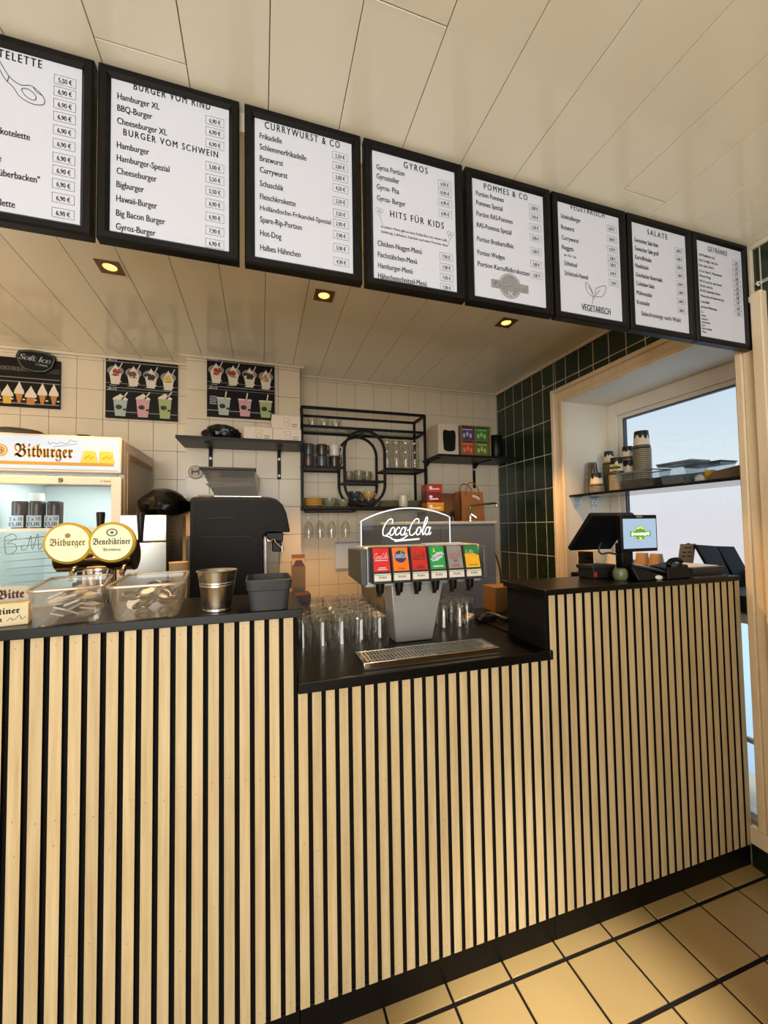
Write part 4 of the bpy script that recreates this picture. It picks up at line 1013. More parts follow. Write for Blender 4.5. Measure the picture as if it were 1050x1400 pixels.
def oval(y, rad=.150, tube=.0105):
    pts = [(cxo + rad * math.cos(a), y, 1.995 + rad * math.sin(a)) for a in [math.pi * i / 16 for i in range(17)]] + [(cxo + rad * math.cos(a), y, 1.757 + rad * math.sin(a)) for a in [math.pi + math.pi * i / 16 for i in range(17)]]
    return pts
m = MB()
for y in (RYF - .004, RYB): m.tube(oval(y), .0125, 4, True)
for k in (8, 25): m.bar(oval(RYF)[k], oval(RYB)[k], .014)
m.bar((cxo - .15, RYF, 1.777), (cxo + .15, RYF, 1.777), .016); m.bar((cxo - .15, RYB, 1.777), (cxo + .15, RYB, 1.777), .016)
T.part('oval_loop', m, BLKM)
SHB = mat('rack_shelf_black', '#191715', 0.5)
for nm, (a, b, z) in (('shelf_board', (RX0 + .01, 1.14, 1.878)), ('shelf_board', (1.455, RX1 - .01, 1.878)), ('shelf_board', (RX0 + .01, RX1 - .01, 1.591)), ('shelf_board', (cxo - .14, cxo + .14, 1.781))):
    m = MB(); m.box(a, b, RYF + .01, RYB - .01, z - .006, z + .001); T.part(nm, m, SHB)
m = MB(); m.box(RX0 + .01, RX1 - .01, RYF + .01, RYB - .01, 2.160, 2.165); T.part('glass_shelf', m, clear('shelf_glass', '#eef2ee', .03, .04, .5, 3))
m = MB()
for y in (1.64, 1.72): m.tube([(RX0 + .03, y, 1.562), (1.24, y, 1.562)], .004, 6)
for x in (RX0 + .03, 1.24): m.tube([(x, 1.64, 1.562), (x, 1.64, 1.58)], .004, 6); m.tube([(x, 1.72, 1.562), (x, 1.72, 1.58)], .004, 6)
T.part('stem_rail', m, BLKM)

def mug(loc, r, h, col, label, group, hand=0.4, taper=.85, sat=None, name='mug', cat='mug', rough=.25):
    T = Thing(name, label, cat, loc, hand, group, local=True)
    M_ = mat('glaze_' + col.strip('#'), col, rough, noise=.15, nscale=(30, 30, 30))
    m = MB(); m.lathe([(0, 0.001), (r * taper * .8, 0.001), (r * taper, .006), (r, h * .6), (r, h), (r - .004, h), (r - .005, h * .6), (r * taper - .004, .01), (0, .009)], (0, 0, 0), 24)
    T.part('bowl', m, M_)
    m = MB(); m.tube(smoothpts([(r * .95, 0, h * .82), (r * 1.22, 0, h * .86), (r * 1.38, 0, h * .6), (r * 1.25, 0, h * .3), (r * .93, 0, h * .22)], 5), .0042, 8); T.part('handle', m, M_)
    return T.o
GM = 'mugs stacked on the upper left of the metal rack'
for x, cb, ct, lb, lt in ((.905, '#4a3a30', '#3f4548', 'brown mug, lower one of the leftmost pair on the rack', 'slate grey mug, upper one of the leftmost pair on the rack'),
                          (1.0, '#43474c', '#3a3128', 'slate mug, lower one of the middle pair on the rack', 'dark brown mug, upper one of the middle pair on the rack'),
                          (1.092, '#3b261d', '#cfc8bb', 'dark brown mug under the white one beside the oval loop', 'white speckled mug on top of the right-hand pair')):
    mug((x, 1.66, 1.8795), .04, .084, cb, lb, GM, -.5); mug((x, 1.66, 1.9645), .04, .082, ct, lt, GM, -.35)
GC = 'small cups in the oval loop'
for x, y, l in ((1.200, 1.68, 'olive cup, leftmost of three standing in the oval loop'), (1.266, 1.625, 'olive cup, middle one of three standing in the oval loop'), (1.338, 1.67, 'olive cup, rightmost of three standing in the oval loop')):
    mug((x, y, 1.7825), .034, .078, '#857a60', l, GC, -.9, .7, name='cup', cat='cup')
GS = 'cups on dishes at the foot of the oval loop'
for x, c1, c2, l1, l2 in ((1.238, '#3a2720', '#3c4543', 'dark brown bowl-shaped cup under the green-black cup', 'green-black cup stacked at the foot of the oval loop'), (1.347, '#42301f', '#c49e62', 'dark brown bowl-shaped cup under the ochre cup', 'ochre cup stacked at the foot of the oval loop')):
    mug((x, 1.66, 1.5925), .050, .062, c1, l1, GS, -.2, .6, name='cup', cat='cup'); mug((x, 1.66, 1.655), .046, .055, c2, l2, GS, .3, .6, name='cup', cat='cup')
mug((1.055, 1.66, 1.5925), .050, .066, '#7e8369', 'grey-green cup beside the yellow bowls on the rack', 'cups on the bottom tier', 3.3, .6, name='cup', cat='cup')
mug((1.152, 1.66, 1.5925), .043, .058, '#8d8a6c', 'small olive cup left of the oval loop, bottom tier', 'cups on the bottom tier', 1.4, .6, name='cup', cat='cup')
mug((1.612, 1.64, 1.5925), .038, .090, '#d9cdb9', 'cream mug standing between the plate stacks on the rack', None, 0.1, .85)
def dish(loc, r, h, col, label, group, name, cat):
    m = MB(); m.lathe([(0, 0), (r * .55, 0), (r * .6, .003), (r * .95, h * .6), (r, h), (r - .004, h), (r * .9, h * .6), (r * .55, .006), (0, .006)], loc, 28)
    return solo(name, label, cat, m, mat('glaze_' + col.strip('#'), col, .25, noise=.12, nscale=(25, 25, 25)), loc, group)
for k, l in enumerate(('bottom', 'second', 'third', 'topmost')):
    dish((.938, 1.67, 1.5922 + .0145 * k), .068, .026, '#c89a4c', f'yellow-glazed bowl at the left end of the rack, {l} of its stack', 'yellow bowls on the rack', 'bowl', 'bowl')
for nm, x, col in (('left of the cream mug', 1.50, '#8f845e'), ('right of the cream mug', 1.70, '#8a7e5c')):
    for k, l in enumerate(('bottom', 'second', 'third', 'fourth', 'topmost')):
        dish((x, 1.68, 1.5922 + .0095 * k), .078 if x > 1.6 else .085, .013, col, f'olive plate {nm} on the rack, {l} of its stack', 'olive plates on the rack', 'plate', 'plate')
jar0 = None
for k, (x, l) in enumerate(((1.497, 'leftmost'), (1.572, 'second'), (1.647, 'third'), (1.722, 'rightmost'))):
    lab = f'tall clear glass on the right of the rack, {l} of four'
    if jar0 is None:
        m = MB(); m.lathe([(0, 0), (.030, 0), (.033, .006), (.034, .10), (.033, .15), (.029, .18), (.034, .205), (.034, .235), (.0315, .235), (.0315, .205), (.0265, .18), (.030, .15), (.031, .10), (.030, .012), (0, .010)], (x, 1.665, 1.8795), 24)
        jar0 = solo('tall_glass', lab, 'glass', m, GLASS2, (x, 1.665, 1.8795), 'tall glasses on the rack')
    else: dup(jar0, (x, 1.665, 1.8795), lab)
t0 = None
for x, l in ((.937, 'left'), (1.024, 'middle'), (1.112, 'right')):
    lab = f'small clear tumbler on the top tier of the rack, {l} one of three'
    if t0 is None:
        m = MB(); m.lathe([(0, 0), (.026, 0), (.029, .01), (.036, .075), (.034, .075), (.027, .014), (0, .012)], (x, 1.68, 2.1655), 24); t0 = solo('tumbler', lab, 'glass', m, GLASS2, (x, 1.68, 2.1655), 'tumblers on the top tier')
    else: dup(t0, (x, 1.68, 2.1655), lab)
t0 = None
for x, l in ((.905, 'leftmost'), (.985, 'second'), (1.068, 'third'), (1.172, 'rightmost')):
    lab = f'stemmed glass hanging upside down below the rack, {l} of four'; z = 1.5595
    if t0 is None:
        T = Thing('stemmed_glass', lab, 'glass', (x, 1.68, z), group='glasses hanging from the rail'); t0 = T.o
        m = MB(); m.lathe([(.032, z + .007), (.030, z + .010), (.004, z + .004), (.0035, z - .06)], (x, 1.68, 0), 20); T.part('stem', m, GLASS2)
        m = MB(); m.lathe([(.0035, z - .06), (.018, z - .075), (.031, z - .10), (.034, z - .13), (.030, z - .185)], (x, 1.68, 0), 24); T.part('bowl', m, GLASS2)
    else: dup(t0, (x, 1.68, z), lab)

# wall calendar below the rack
T = Thing('wall_calendar', 'blank white spiral-bound sheet hanging on the tiles left of the soda fountain', 'calendar', (1.25, 1.79, 1.135))
m = MB(); m.box(1.112, 1.42, 1.782, 1.794, 1.137, 1.330); T.part('sheet', m, PAPER)
m = MB()
for k in range(22): m.lathe([(.006, -.0015), (.008, 0), (.006, .0015)], (1.12 + .0138 * k, 1.785, 1.33), 10, (1, 0, 0))
T.part('spiral', m, mat('spiral_grey', '#77736e', .3, .8))

# ================================================================== BACK WALL, RIGHT: shelf, boxes, steel cabinet
T = Thing('wall_shelf', 'black wall shelf in the far right corner carrying boxes', 'shelf', (2.19, 1.64, 1.965))
m = MB(); m.box(1.842, 2.53, 1.48, 1.798, 1.966, 1.984); T.part('shelf_board', m, mat('shelf_black', '#0f0e0d', 0.45, spec=.3), bevel=.001)
bracket(T, 1.872, 1.54, 1.798, 1.9655, .20, (.04, .17)); bracket(T, 2.315, 1.54, 1.798, 1.9655, .20, (.04,))
T = Thing('speaker_carton', 'white carton with a black speaker picture, left on the corner shelf', 'carton', (1.94, 1.6, 1.9845))
m = MB(); m.box(1.853, 2.022, 1.51, 1.70, 1.9845, 2.222); T.part('box_body', m, mat('carton_offwhite', '#c8b9a4', .6), bevel=.002)
m = MB(); m.flat(smoothpts([(-.05, .06), (-.05, -.05), (-.042, -.085), (.0, -.095), (.042, -.085), (.05, -.05), (.05, .06), (.0, .064)], 4, True), (1.945, 1.5092, 2.105), X, Z); T.part('speaker_print', m, BLK, smooth=0)
T = Thing('tea_carton', 'display carton of tea packs in purple, green and red on the corner shelf', 'carton', (2.17, 1.6, 1.9845))
m = MB(); m.box(2.05, 2.31, 1.515, 1.68, 1.9845, 1.992); m.box(2.05, 2.058, 1.515, 1.68, 1.992, 2.222); m.box(2.302, 2.31, 1.515, 1.68, 1.992, 2.222); m.box(2.058, 2.302, 1.674, 1.68, 1.992, 2.222); m.box(2.058, 2.302, 1.515, 1.674, 2.216, 2.222); m.box(2.176, 2.180, 1.52, 1.674, 1.992, 2.216); m.box(2.058, 2.302, 1.52, 1.674, 2.103, 2.106)
T.part('box_body', m, mat('tea_card', '#8f7850', .7))
def tea(nm, col, x0, z0, lab):
    T = Thing('tea_pack', lab, 'tea pack', (x0 + .056, 1.6, z0), group='tea packs in the display carton')
    m = MB(); m.box(x0, x0 + .113, 1.535, 1.67, z0, z0 + .104); T.part('pack_body', m, mat('tea_' + nm, col, .5), bevel=.002)
    m = MB()
    for q in range(3): m.flat(circ(x0 + .025 + .028 * q, z0 + .04 + .012 * (q % 2), .011, .02, n=10), (0, 1.5342, 0), X, Z)
    m.flat([(x0 + .012, z0 + .082), (x0 + .1, z0 + .082), (x0 + .1, z0 + .09), (x0 + .012, z0 + .09)], (0, 1.5342, 0), X, Z)
    T.part('pack_print', m, mat('tea_print_' + nm, {'purple': '#b9a9cf', 'green': '#8fd06a', 'red': '#e07a52', 'lime': '#a9bf6a'}[nm], .5), smooth=0)
tea('purple', '#4a3a5e', 2.060, 2.107, 'purple tea pack, upper left in the display carton'); tea('green', '#3f7a35', 2.184, 2.107, 'green tea pack, upper right in the display carton')
tea('red', '#a5482f', 2.060, 1.993, 'red-orange tea pack, lower left in the display carton'); tea('lime', '#5f7038', 2.184, 1.993, 'dark lime tea pack, lower right in the display carton')
m = MB(); m.lathe([(0, 0), (.05, 0), (.054, .006), (.054, .18), (.05, .188), (0, .188)], (2.405, 1.60, 1.9845), 32); solo('round_speaker', 'black cylindrical speaker at the right end of the corner shelf', 'speaker', m, BLK, (2.405, 1.6, 1.9845))
T = Thing('steel_cabinet', 'grey stainless cabinet behind the soda fountain, carrying bags and a tap', 'cabinet', (1.72, 1.5, 0))
m = MB(); m.box(1.31, 2.128, 1.21, 1.78, 0, 1.455); T.part('cabinet_body', m, STEELD, bevel=.003)
m = MB(); m.box(1.30, 2.138, 1.196, 1.785, 1.455, 1.476); T.part('steel_top', m, STEEL, bevel=.004)
m = MB(); m.box(1.325, 1.70, 1.204, 1.21, .10, 1.44); m.box(1.715, 2.12, 1.204, 1.21, .10, 1.44); m.box(1.325, 2.12, 1.2035, 1.2045, .985, .992); T.part('door_panel', m, STEELD, bevel=.002)
T = Thing('kitchen_tap', 'chrome swivel tap standing on the steel cabinet before the paper bag', 'tap', (1.955, 1.24, 1.4765))
m = MB(); m.lathe([(.020, 1.4765), (.020, 1.482), (.013, 1.488), (.013, 1.535), (.015, 1.54), (.008, 1.555)], (1.955, 1.24, 0), 20, cap0=True, cap1=True); T.part('tap_body', m, CHROME)
m = MB(); m.tube(smoothpts([(1.955, 1.24, 1.55), (1.957, 1.24, 1.575), (1.975, 1.235, 1.583), (2.06, 1.215, 1.592), (2.115, 1.20, 1.598), (2.135, 1.195, 1.59), (2.136, 1.195, 1.572)], 5), .0075, 10); T.part('spout', m, CHROME)
m = MB(); m.tube([(1.955, 1.225, 1.525), (1.985, 1.21, 1.50)], .006, 8); T.part('lever', m, CHROME)
def paper_bag(label, x0, x1, y0, y1, z, h, tone, handles, curl):
    T = Thing('paper_bag', label, 'bag', ((x0 + x1) / 2, (y0 + y1) / 2, z), group='brown paper bags on the steel cabinet')
    m = MB(); ym = (y0 + y1) / 2; d = .012
    b0 = [(x0, y0, z), (x1, y0, z), (x1, y1, z), (x0, y1, z)]; t0_ = [(x0 + .002, y0 + d, z + h), (x1 - .003, y0 + d, z + h - .004), (x1 - .003, y1 - d, z + h), (x0 + .002, y1 - d, z + h)]
    vs = b0 + t0_; m.add(vs, [(3, 2, 1, 0), (0, 1, 5, 4), (2, 3, 7, 6)]); 
    m.add([b0[1], (x1 - .012, ym, z), b0[2], t0_[2], (x1 - .02, ym, z + h - .002), t0_[1]], [(0, 1, 4, 5), (1, 2, 3, 4)]); m.add([b0[0], (x0 + .012, ym, z), b0[3], t0_[3], (x0 + .02, ym, z + h), t0_[0]], [(0, 5, 4, 1), (1, 4, 3, 2)])
    T.part('bag_body', m, tone, smooth=0)
    if handles:
        for y in (y0 + d, y1 - d):
            m = MB(); xc = (x0 + x1) / 2; m.tube(smoothpts([(xc - .05, y - .003, z + h - .03), (xc - .05, y - .003, z + h + .01), (xc - .035, y + .0, z + h + .05), (xc, y + curl, z + h + .066), (xc + .04, y + curl, z + h + .05), (xc + .052, y - .003, z + h + .005), (xc + .052, y - .003, z + h - .03)], 5), .0042, 8); T.part('handle', m, tone)
    return T
paper_bag('wide brown paper bag on the steel cabinet, the rear one without print', 1.86, 2.17, 1.50, 1.60, 1.477, .215, KRAFT, False, 0)
bg_ = paper_bag('brown paper bag with looped handles and faint white print, before the wider bag', 1.925, 2.105, 1.30, 1.42, 1.477, .213, mat('kraft_paper_front', '#5f3d1c', .75, noise=.1, nscale=(14, 14, 14), bump=.2), True, .02)
m = MB()
for q, (a, b) in enumerate(((.0, .0), (.014, -.004), (.03, -.010), (.044, -.018))): m.ribbon(circ(2.02 + a, 1.655 + b, .007, n=10), .003, (0, 1.3055, 0), X, Z, closed=True)
bg_.part('bag_print', m, PAPER, smooth=0)
def pack(label, x0, x1, z0, z1, col, y0=1.44):
    T = Thing('snack_pack', label, 'snack pack', ((x0 + x1) / 2, y0 + .05, z0), group='snack packs left of the paper bags')
    m = MB(); m.box(x0, x1, y0, y0 + .11, z0, z1); T.part('pack_body', m, mat('pack_' + col.strip('#'), col, .4), bevel=.004)
    m = MB(); m.flat([(x0 + .02, z0 + .02), (x1 - .025, z0 + .022), (x1 - .025, z0 + .03), (x0 + .02, z0 + .028)], (0, y0 - .0006, 0), X, Z); m.flat(circ(x0 + .03, (z0 + z1) / 2 + .006, .014, .01, n=12), (0, y0 - .0006, 0), X, Z); T.part('pack_print', m, PAPER, smooth=0)
m = MB(); m.box(1.70, 1.86, 1.42, 1.58, 1.4765, 1.552); solo('dark_crate', 'low dark crate under the snack packs on the steel cabinet', 'crate', m, mat('crate_dark', '#1e1a18', .6), (1.78, 1.5, 1.4765), bevel=.003)
pack('yellow snack pack, bottom of the stack left of the paper bags', 1.722, 1.855, 1.5525, 1.618, '#a87a22'); pack('dark red snack pack, middle of the stack left of the paper bags', 1.722, 1.835, 1.6185, 1.69, '#5e1018'); pack('bright red snack pack, top of the stack left of the paper bags', 1.722, 1.845, 1.6905, 1.752, '#93301f')
b0 = None
for x, l in ((1.885, 'left'), (1.905, 'right')):
    m = MB(); m.lathe([(0, 0), (.011, 0), (.012, .045), (.005, .06), (.005, .078), (0, .08)], (x, 1.40, 1.4765), 14)
    solo('small_bottle', f'small green bottle beside the snack crate, {l} of the pair', 'bottle', m, clear('olive_glass', '#a9a86a', .05, .08, .7, 2), (x, 1.40, 1.4765), 'small bottles')
# cable hanging on the cabinet's right
m = MB(); m.tube(smoothpts([(2.17, 1.55, 1.47), (2.19, 1.4, 1.35), (2.20, 1.28, 1.15), (2.19, 1.25, .95), (2.21, 1.27, .6)], 6), .006, 8); solo('black_cable', 'black cable hanging down right of the steel cabinet', 'cable', m, BLK, (2.18, 1.4, 1.2))

# ================================================================== SODA FOUNTAIN
T = Thing('soda_fountain', 'six-valve soda fountain with a lit clear sign on a steel pedestal', 'soda fountain', (1.15, .29, 1.0005))
m = MB()
m.hexa([(1.070, .262, 1.0005), (1.222, .262, 1.0005), (1.222, .345, 1.0005), (1.070, .345, 1.0005)], [(1.038, .215, 1.25), (1.256, .215, 1.25), (1.256, .345, 1.25), (1.038, .345, 1.25)])
T.part('pedestal', m, STEEL, bevel=.004)
m = MB(); m.prism([(.20, 1.225), (.355, 1.238), (.355, 1.362), (.34, 1.372), (.21, 1.372), (.20, 1.36)], (.935, 0, 0), Y, Z, (.475, 0, 0)); hb = T.part('head_housing', m, STEEL, bevel=.006)
m = MB(); m.prism([(.165, 1.240), (.38, 1.252), (.38, 1.362), (.165, 1.366)], (.912, 0, 0), Y, Z, (.024, 0, 0)); T.part('side_cheek', m, mat('cheek_grey', '#4a4a48', .35), bevel=.004); m = MB(); m.prism([(.165, 1.240), (.38, 1.252), (.38, 1.362), (.165, 1.366)], (1.40, 0, 0), Y, Z, (.02, 0, 0)); T.part('side_cheek', m, mat('cheek_grey', '#4a4a48', .35), bevel=.004)
VX0, VP = .948, .0716
DG = mat('valve_dark_grey', '#2b2b2c', .4)
VAL = [('#d3221f', 'cola'), ('#e8741c', 'orange'), ('#c0261f', 'zero'), ('#1f9a4a', 'lime'), ('#8b8988', 'light'), ('#e2b41a', 'citrus')]
sl = Vector((0, .022, .085)).normalized()                 # the face leans back
for k, (col, kind) in enumerate(VAL):
    xa, xb = VX0 + VP * k, VX0 + VP * k + .0688; xc = (xa + xb) / 2
    m = MB(); m.prism([(.135, 1.246), (.203, 1.246), (.203, 1.372), (.166, 1.372), (.139, 1.284), (.135, 1.278)], (xa, 0, 0), Y, Z, (xb - xa, 0, 0)); v_ = T.part('valve', m, DG, bevel=.002)
    O = Vector((xa, .139, 1.2845)) + Vector((0, -.0012, 0)); nn = X.cross(sl)
    P = lambda a, b, lift=0: O + X * a + sl * b + nn * lift
    m = MB()
    m.flat([(.005, .004), (.064, .004), (.064, .088), (.005, .088)], O + nn * .0006, X, sl, 0)
    
    if kind == 'citrus':
        m.flat([(.005, .058), (.064, .050), (.064, .088), (.005, .088)], O + nn * .0009, X, sl, 2)
        m.flat(circ(.036, .034, .026, .024, n=20), O + nn * .0010, X, sl, 3); m.flat(circ(.040, .036, .019, .012, n=20), O + nn * .0012, X, sl, 0)
        m.text('Lift', P(.012, .058, .0014), X, sl, .014, width=.03, mi=1, shear=.1); m.flat([(.015, .012), (.055, .012), (.055, .015), (.015, .015)], O + nn * .0013, X, sl, 2)
    elif kind == 'orange':
        m.flat(circ(.035, .055, .022, n=24), O + nn * .0009, X, sl, 2)
        for dx, dy in ((-.0008, 0), (.0008, 0)): m.text('FANTA', P(.035 + dx, .049 + dy, .0012), X, sl, .0165, width=.050, align='C', mi=1)
        m.flat([(.034, .066), (.040, .084), (.043, .066)], O + nn * .0010, X, sl, 3); m.text('Orange', P(.035, .010, .0012), X, sl, .006, width=.022, align='C', mi=2)
    elif kind == 'lime':
        st = []
        for q in range(16): a = 2 * math.pi * q / 16; r = 1 if q % 2 == 0 else .78; st.append((.035 + .029 * r * math.cos(a), .05 + .016 * r * math.sin(a) + .010 * math.cos(a)))
        m.flat(st, O + nn * .0009, X, sl, 1)
        u = (X + sl * .36).normalized(); w_ = (sl - X * .36).normalized(); m.text('Sprite', P(.013, .038, .0012), u, w_, .013, width=.044, mi=0, shear=.15); m.flat([(.015, .012), (.055, .012), (.055, .017), (.015, .017)], O + nn * .0010, X, sl, 1); m.flat([(.02, .066), (.024, .086), (.028, .066)], O + nn * .0010, X, sl, 3)
    else:
        mi = {'cola': 1, 'zero': 2, 'light': 3}[kind]
        script_cola(m, P(.008, .050, .0010), X, sl, .019, .050, mi)
        m.flat([(.010, .042), (.058, .042), (.058, .0445), (.010, .0445)], O + nn * .0010, X, sl, mi)
        m.flat([(.023, .016), (.048, .016), (.048, .019), (.023, .019)], O + nn * .0010, X, sl, mi); m.flat([(.018, .010), (.053, .010), (.053, .013), (.018, .013)], O + nn * .0010, X, sl, mi)
        if kind == 'light': m.text('light', P(.036, .030, .0012), X, sl, .008, width=.018, align='C', mi=2)
    extra = {'cola': [PAPER, INK, RED], 'zero': [PAPER, mat('dark_red_ink', '#4a0f0e', .5), RED], 'light': [PAPER, INK, mat('light_red_ink', '#b5302e', .5)], 'orange': [PAPER, mat('navy_print', '#1d2a66', .5), mat('leaf_green', '#4aa03a', .5)],
             'lime': [PAPER, INK, mat('sprite_yellow', '#d9d42c', .5)], 'citrus': [PAPER, mat('dark_green_print', '#1f7a35', .5), mat('orange_lemon', '#f0a312', .5)]}[kind]
    T.part('flavour_label_print', m, [mat('flavour_' + kind, col, .3)] + extra, smooth=0, under=v_)
    m = MB(); m.prism([(.133, 1.256), (.1345, 1.256), (.137, 1.282), (.1355, 1.282)], (xa + .004, 0, 0), Y, Z, (.061, 0, 0)); pb = T.part('push_bar', m, mat('push_bar_cream', '#d8d2c4', .4), bevel=.001, under=v_)
    m = MB(); m.text('PUSH', (xc, .1328, 1.2655), X, Vector((0, .1, 1)), .0075, width=.027, align='C'); T.part('push_lettering', m, INK, smooth=0, under=v_)
    m = MB(); m.lathe([(.011, 1.208), (.0135, 1.214), (.0165, 1.246)], (xc, .17, 0), 20, cap0=True, cap1=True); T.part('nozzle', m, BLK, under=v_)
    m = MB(); m.box(xc - .008, xc + .008, .178, .184, 1.195, 1.247); T.part('lever', m, BLK, bevel=.001, under=v_)
# clear sign with lit edge and lettering
sx0, sx1, sy = .943, 1.316, .275
arch = [(sx0, 1.372), (sx1, 1.372), (sx1, 1.482)] + [(sx1 - (sx1 - sx0) * t, 1.482 + (1.468 - 1.482) * t + .043 * (1 - (2 * t - 1) ** 2)) for t in [i / 20 for i in range(1, 20)]] + [(sx0, 1.468)]
m = MB(); m.prism(arch, (0, sy, 0), X, Z, (0, .007, 0)); sg = T.part('clear_sign', m, clear('acrylic', '#eff3f6', .02, .05, .5, 3), smooth=0)
LITW = mat('lit_edge_white', '#8a8c8e', .4, emit='#f4fbff', es=1.0)
m = MB(); loop = arch[1:] + [arch[0]]
m.tube([(a, sy + .0035, b) for a, b in loop], .0026, 6); T.part('lit_edge', m, LITW, under=sg)
m = MB()
for dz in (0,):
    script_cola(m, (1.022, sy - .0006, 1.412), X, Z + X * -.0 , .062, .205, 0, .024)
m.flat([(0, 0), (.105, .006), (.105, .0125), (0, .0065)], (1.075, sy - .0006, 1.386), X, Z)
T.part('lit_lettering', m, LITW, smooth=0, under=sg)
m = MB(); m.box(1.185, 1.345, .222, .272, 1.3725, 1.378); solo('folded_leaflet', 'folded white leaflet lying on top of the soda fountain', 'leaflet', m, PAPER, (1.26, .25, 1.3725))
# drip tray
T = Thing('drip_tray', 'flat stainless drip tray with a slotted grid before the soda fountain', 'drip tray', (1.12, .08, 1.0005))
m = MB(); a0, a1, b0_, b1_ = .880, 1.362, .012, .135
for bx in ((a0, a1, b0_, b0_ + .010), (a0, a1, b1_ - .008, b1_), (a0, a0 + .012, b0_ + .010, b1_ - .008), (a1 - .012, a1, b0_ + .010, b1_ - .008)): m.box(bx[0], bx[1], bx[2], bx[3], 1.0005, 1.0255)
m.box(a0 + .012, a1 - .012, b0_ + .010, b1_ - .008, 1.0005, 1.006); T.part('tray_pan', m, CHROME, bevel=.0015); m = MB(); m.box(a0 + .0125, a1 - .0125, b0_ + .0105, b1_ - .0085, 1.006, 1.008); T.part('pan_floor', m, mat('pan_dark', '#2b2723', .5))
m = MB(); n = 38
for q in range(n): xx = a0 + .016 + (a1 - a0 - .036) * q / (n - 1); m.box(xx, xx + .0055, b0_ + .012, b1_ - .010, 1.020, 1.0235)
for yy in (.05, .094): m.box(a0 + .013, a1 - .013, yy, yy + .004, 1.018, 1.021)
T.part('slotted_grid', m, STEEL)

# ================================================================== UPTURNED GLASSES ON THE WORKTOP
gm = MB(); R0, R1, H = .0345, .0315, .128
gm.lathe([(R0 - .003, 0), (R0, 0), (R0 + .0006, .004), (R0, .010), (R1, H - .006), (R1 - .004, H), (0, H - .001)], (0, 0, 0), 28)
gm.lathe([(R0 - .003, 0), (R1 - .004, H - .022), (R1 - .010, H - .016), (0, H - .013)], (0, 0, 0), 28)
gproto = None; rr = random.Random(4)
rows = []
for j in range(6):
    for i in range(5):
        rows.append((.722 + .0715 * i + (.004 if j % 2 else 0), .272 + .0745 * j, 'L', i, j))
for j in range(3):
    for i in range(3):
        if (i == 2 and j == 0): continue
        rows.append((1.300 + .073 * i, .322 + .0745 * j, 'R', i, j))
for x, y, side, i, j in rows:
    lab = 'ribbed clear beer glass upside down in the large cluster left of the soda fountain' if side == 'L' else 'ribbed clear beer glass upside down in the small cluster right of the soda fountain'
    grp = 'upturned glasses left of the fountain' if side == 'L' else 'upturned glasses right of the fountain'
    x += rr.uniform(-.0012, .0012); y += rr.uniform(-.0012, .0012)
    if gproto is None: gproto = solo('beer_glass', lab, 'glass', gm, GLASS2, (x, y, 1.0003), grp, shift=False)
    else:
        o = gproto.copy(); COL.objects.link(o); o.location = (x, y, 1.0003); o['label'] = lab; o['group'] = grp
# things on the right end of the low worktop
T = Thing('remote_control', 'small cream remote control on the low worktop by the glasses', 'remote control', (1.50, .50, 1.0005), rz=.75, local=True)
m = MB(); m.box(-.075, .075, -.022, .022, 0, .018); T.part('casing', m, WHT, bevel=.004)
m = MB()
for a in range(5):
    for b in range(3): m.box(-.06 + .022 * a, -.046 + .022 * a, -.014 + .012 * b, -.006 + .012 * b, .018, .020)
T.part('key_pad', m, mat('keys_tan', '#b9873f', .5))
m = MB(); m.tube(smoothpts([(1.52, .42, 1.012), (1.60, .46, 1.03), (1.66, .40, 1.012), (1.74, .45, 1.035), (1.80, .40, 1.012)], 6), .011, 8); m.box(1.54, 1.62, .43, .50, 1.0005, 1.028)
solo('hand_scanner', 'black hand tool with a coiled lead on the low worktop beside the right-hand counter', 'scanner', m, BLK, (1.6, .44, 1.0005), bevel=.003)
m = MB(); m.box(1.715, 1.86, .585, .70, 1.0005, 1.128); solo('small_carton', 'small yellow-brown carton on the low worktop behind the right-hand counter', 'carton', m, mat('carton_ochre', '#6e4a1e', .6), (1.79, .64, 1.0005), bevel=.002)
# small cartons behind the grey bin
T = Thing('drink_carton', 'brown gable-top drink carton behind the grey bin', 'carton', (.742, .69, 1.0005))
m = MB(); m.box(.712, .772, .655, .715, 1.0005, 1.275); m.add([(.712, .655, 1.275), (.772, .655, 1.275), (.772, .715, 1.275), (.712, .715, 1.275), (.712, .685, 1.31), (.772, .685, 1.31)], [(0, 1, 5, 4), (2, 3, 4, 5), (1, 2, 5), (3, 0, 4)]); m.box(.712, .772, .683, .687, 1.305, 1.325)
T.part('carton_body', m, [mat('carton_tan', '#8d6236', .6)], bevel=.001)
m = MB(); m.flat([(.715, 1.272), (.769, 1.272), (.755, 1.30), (.729, 1.30)], (0, .6535, 0), X, Z, 0); m.flat([(.72, 1.13), (.764, 1.13), (.764, 1.18), (.72, 1.18)], (0, .6543, 0), X, Z, 1); T.part('carton_print', m, [mat('print_darkred', '#5a1714', .5), mat('print_olive', '#5b5a3a', .5)], smooth=0)
m = MB(); m.box(.70, .785, .56, .65, 1.0005, 1.16); solo('dark_red_box', 'dark red-brown box on the low worktop behind the grey bin', 'box', m, mat('box_dark_red', '#3e1712', .5), (.74, .6, 1.0005), bevel=.003)

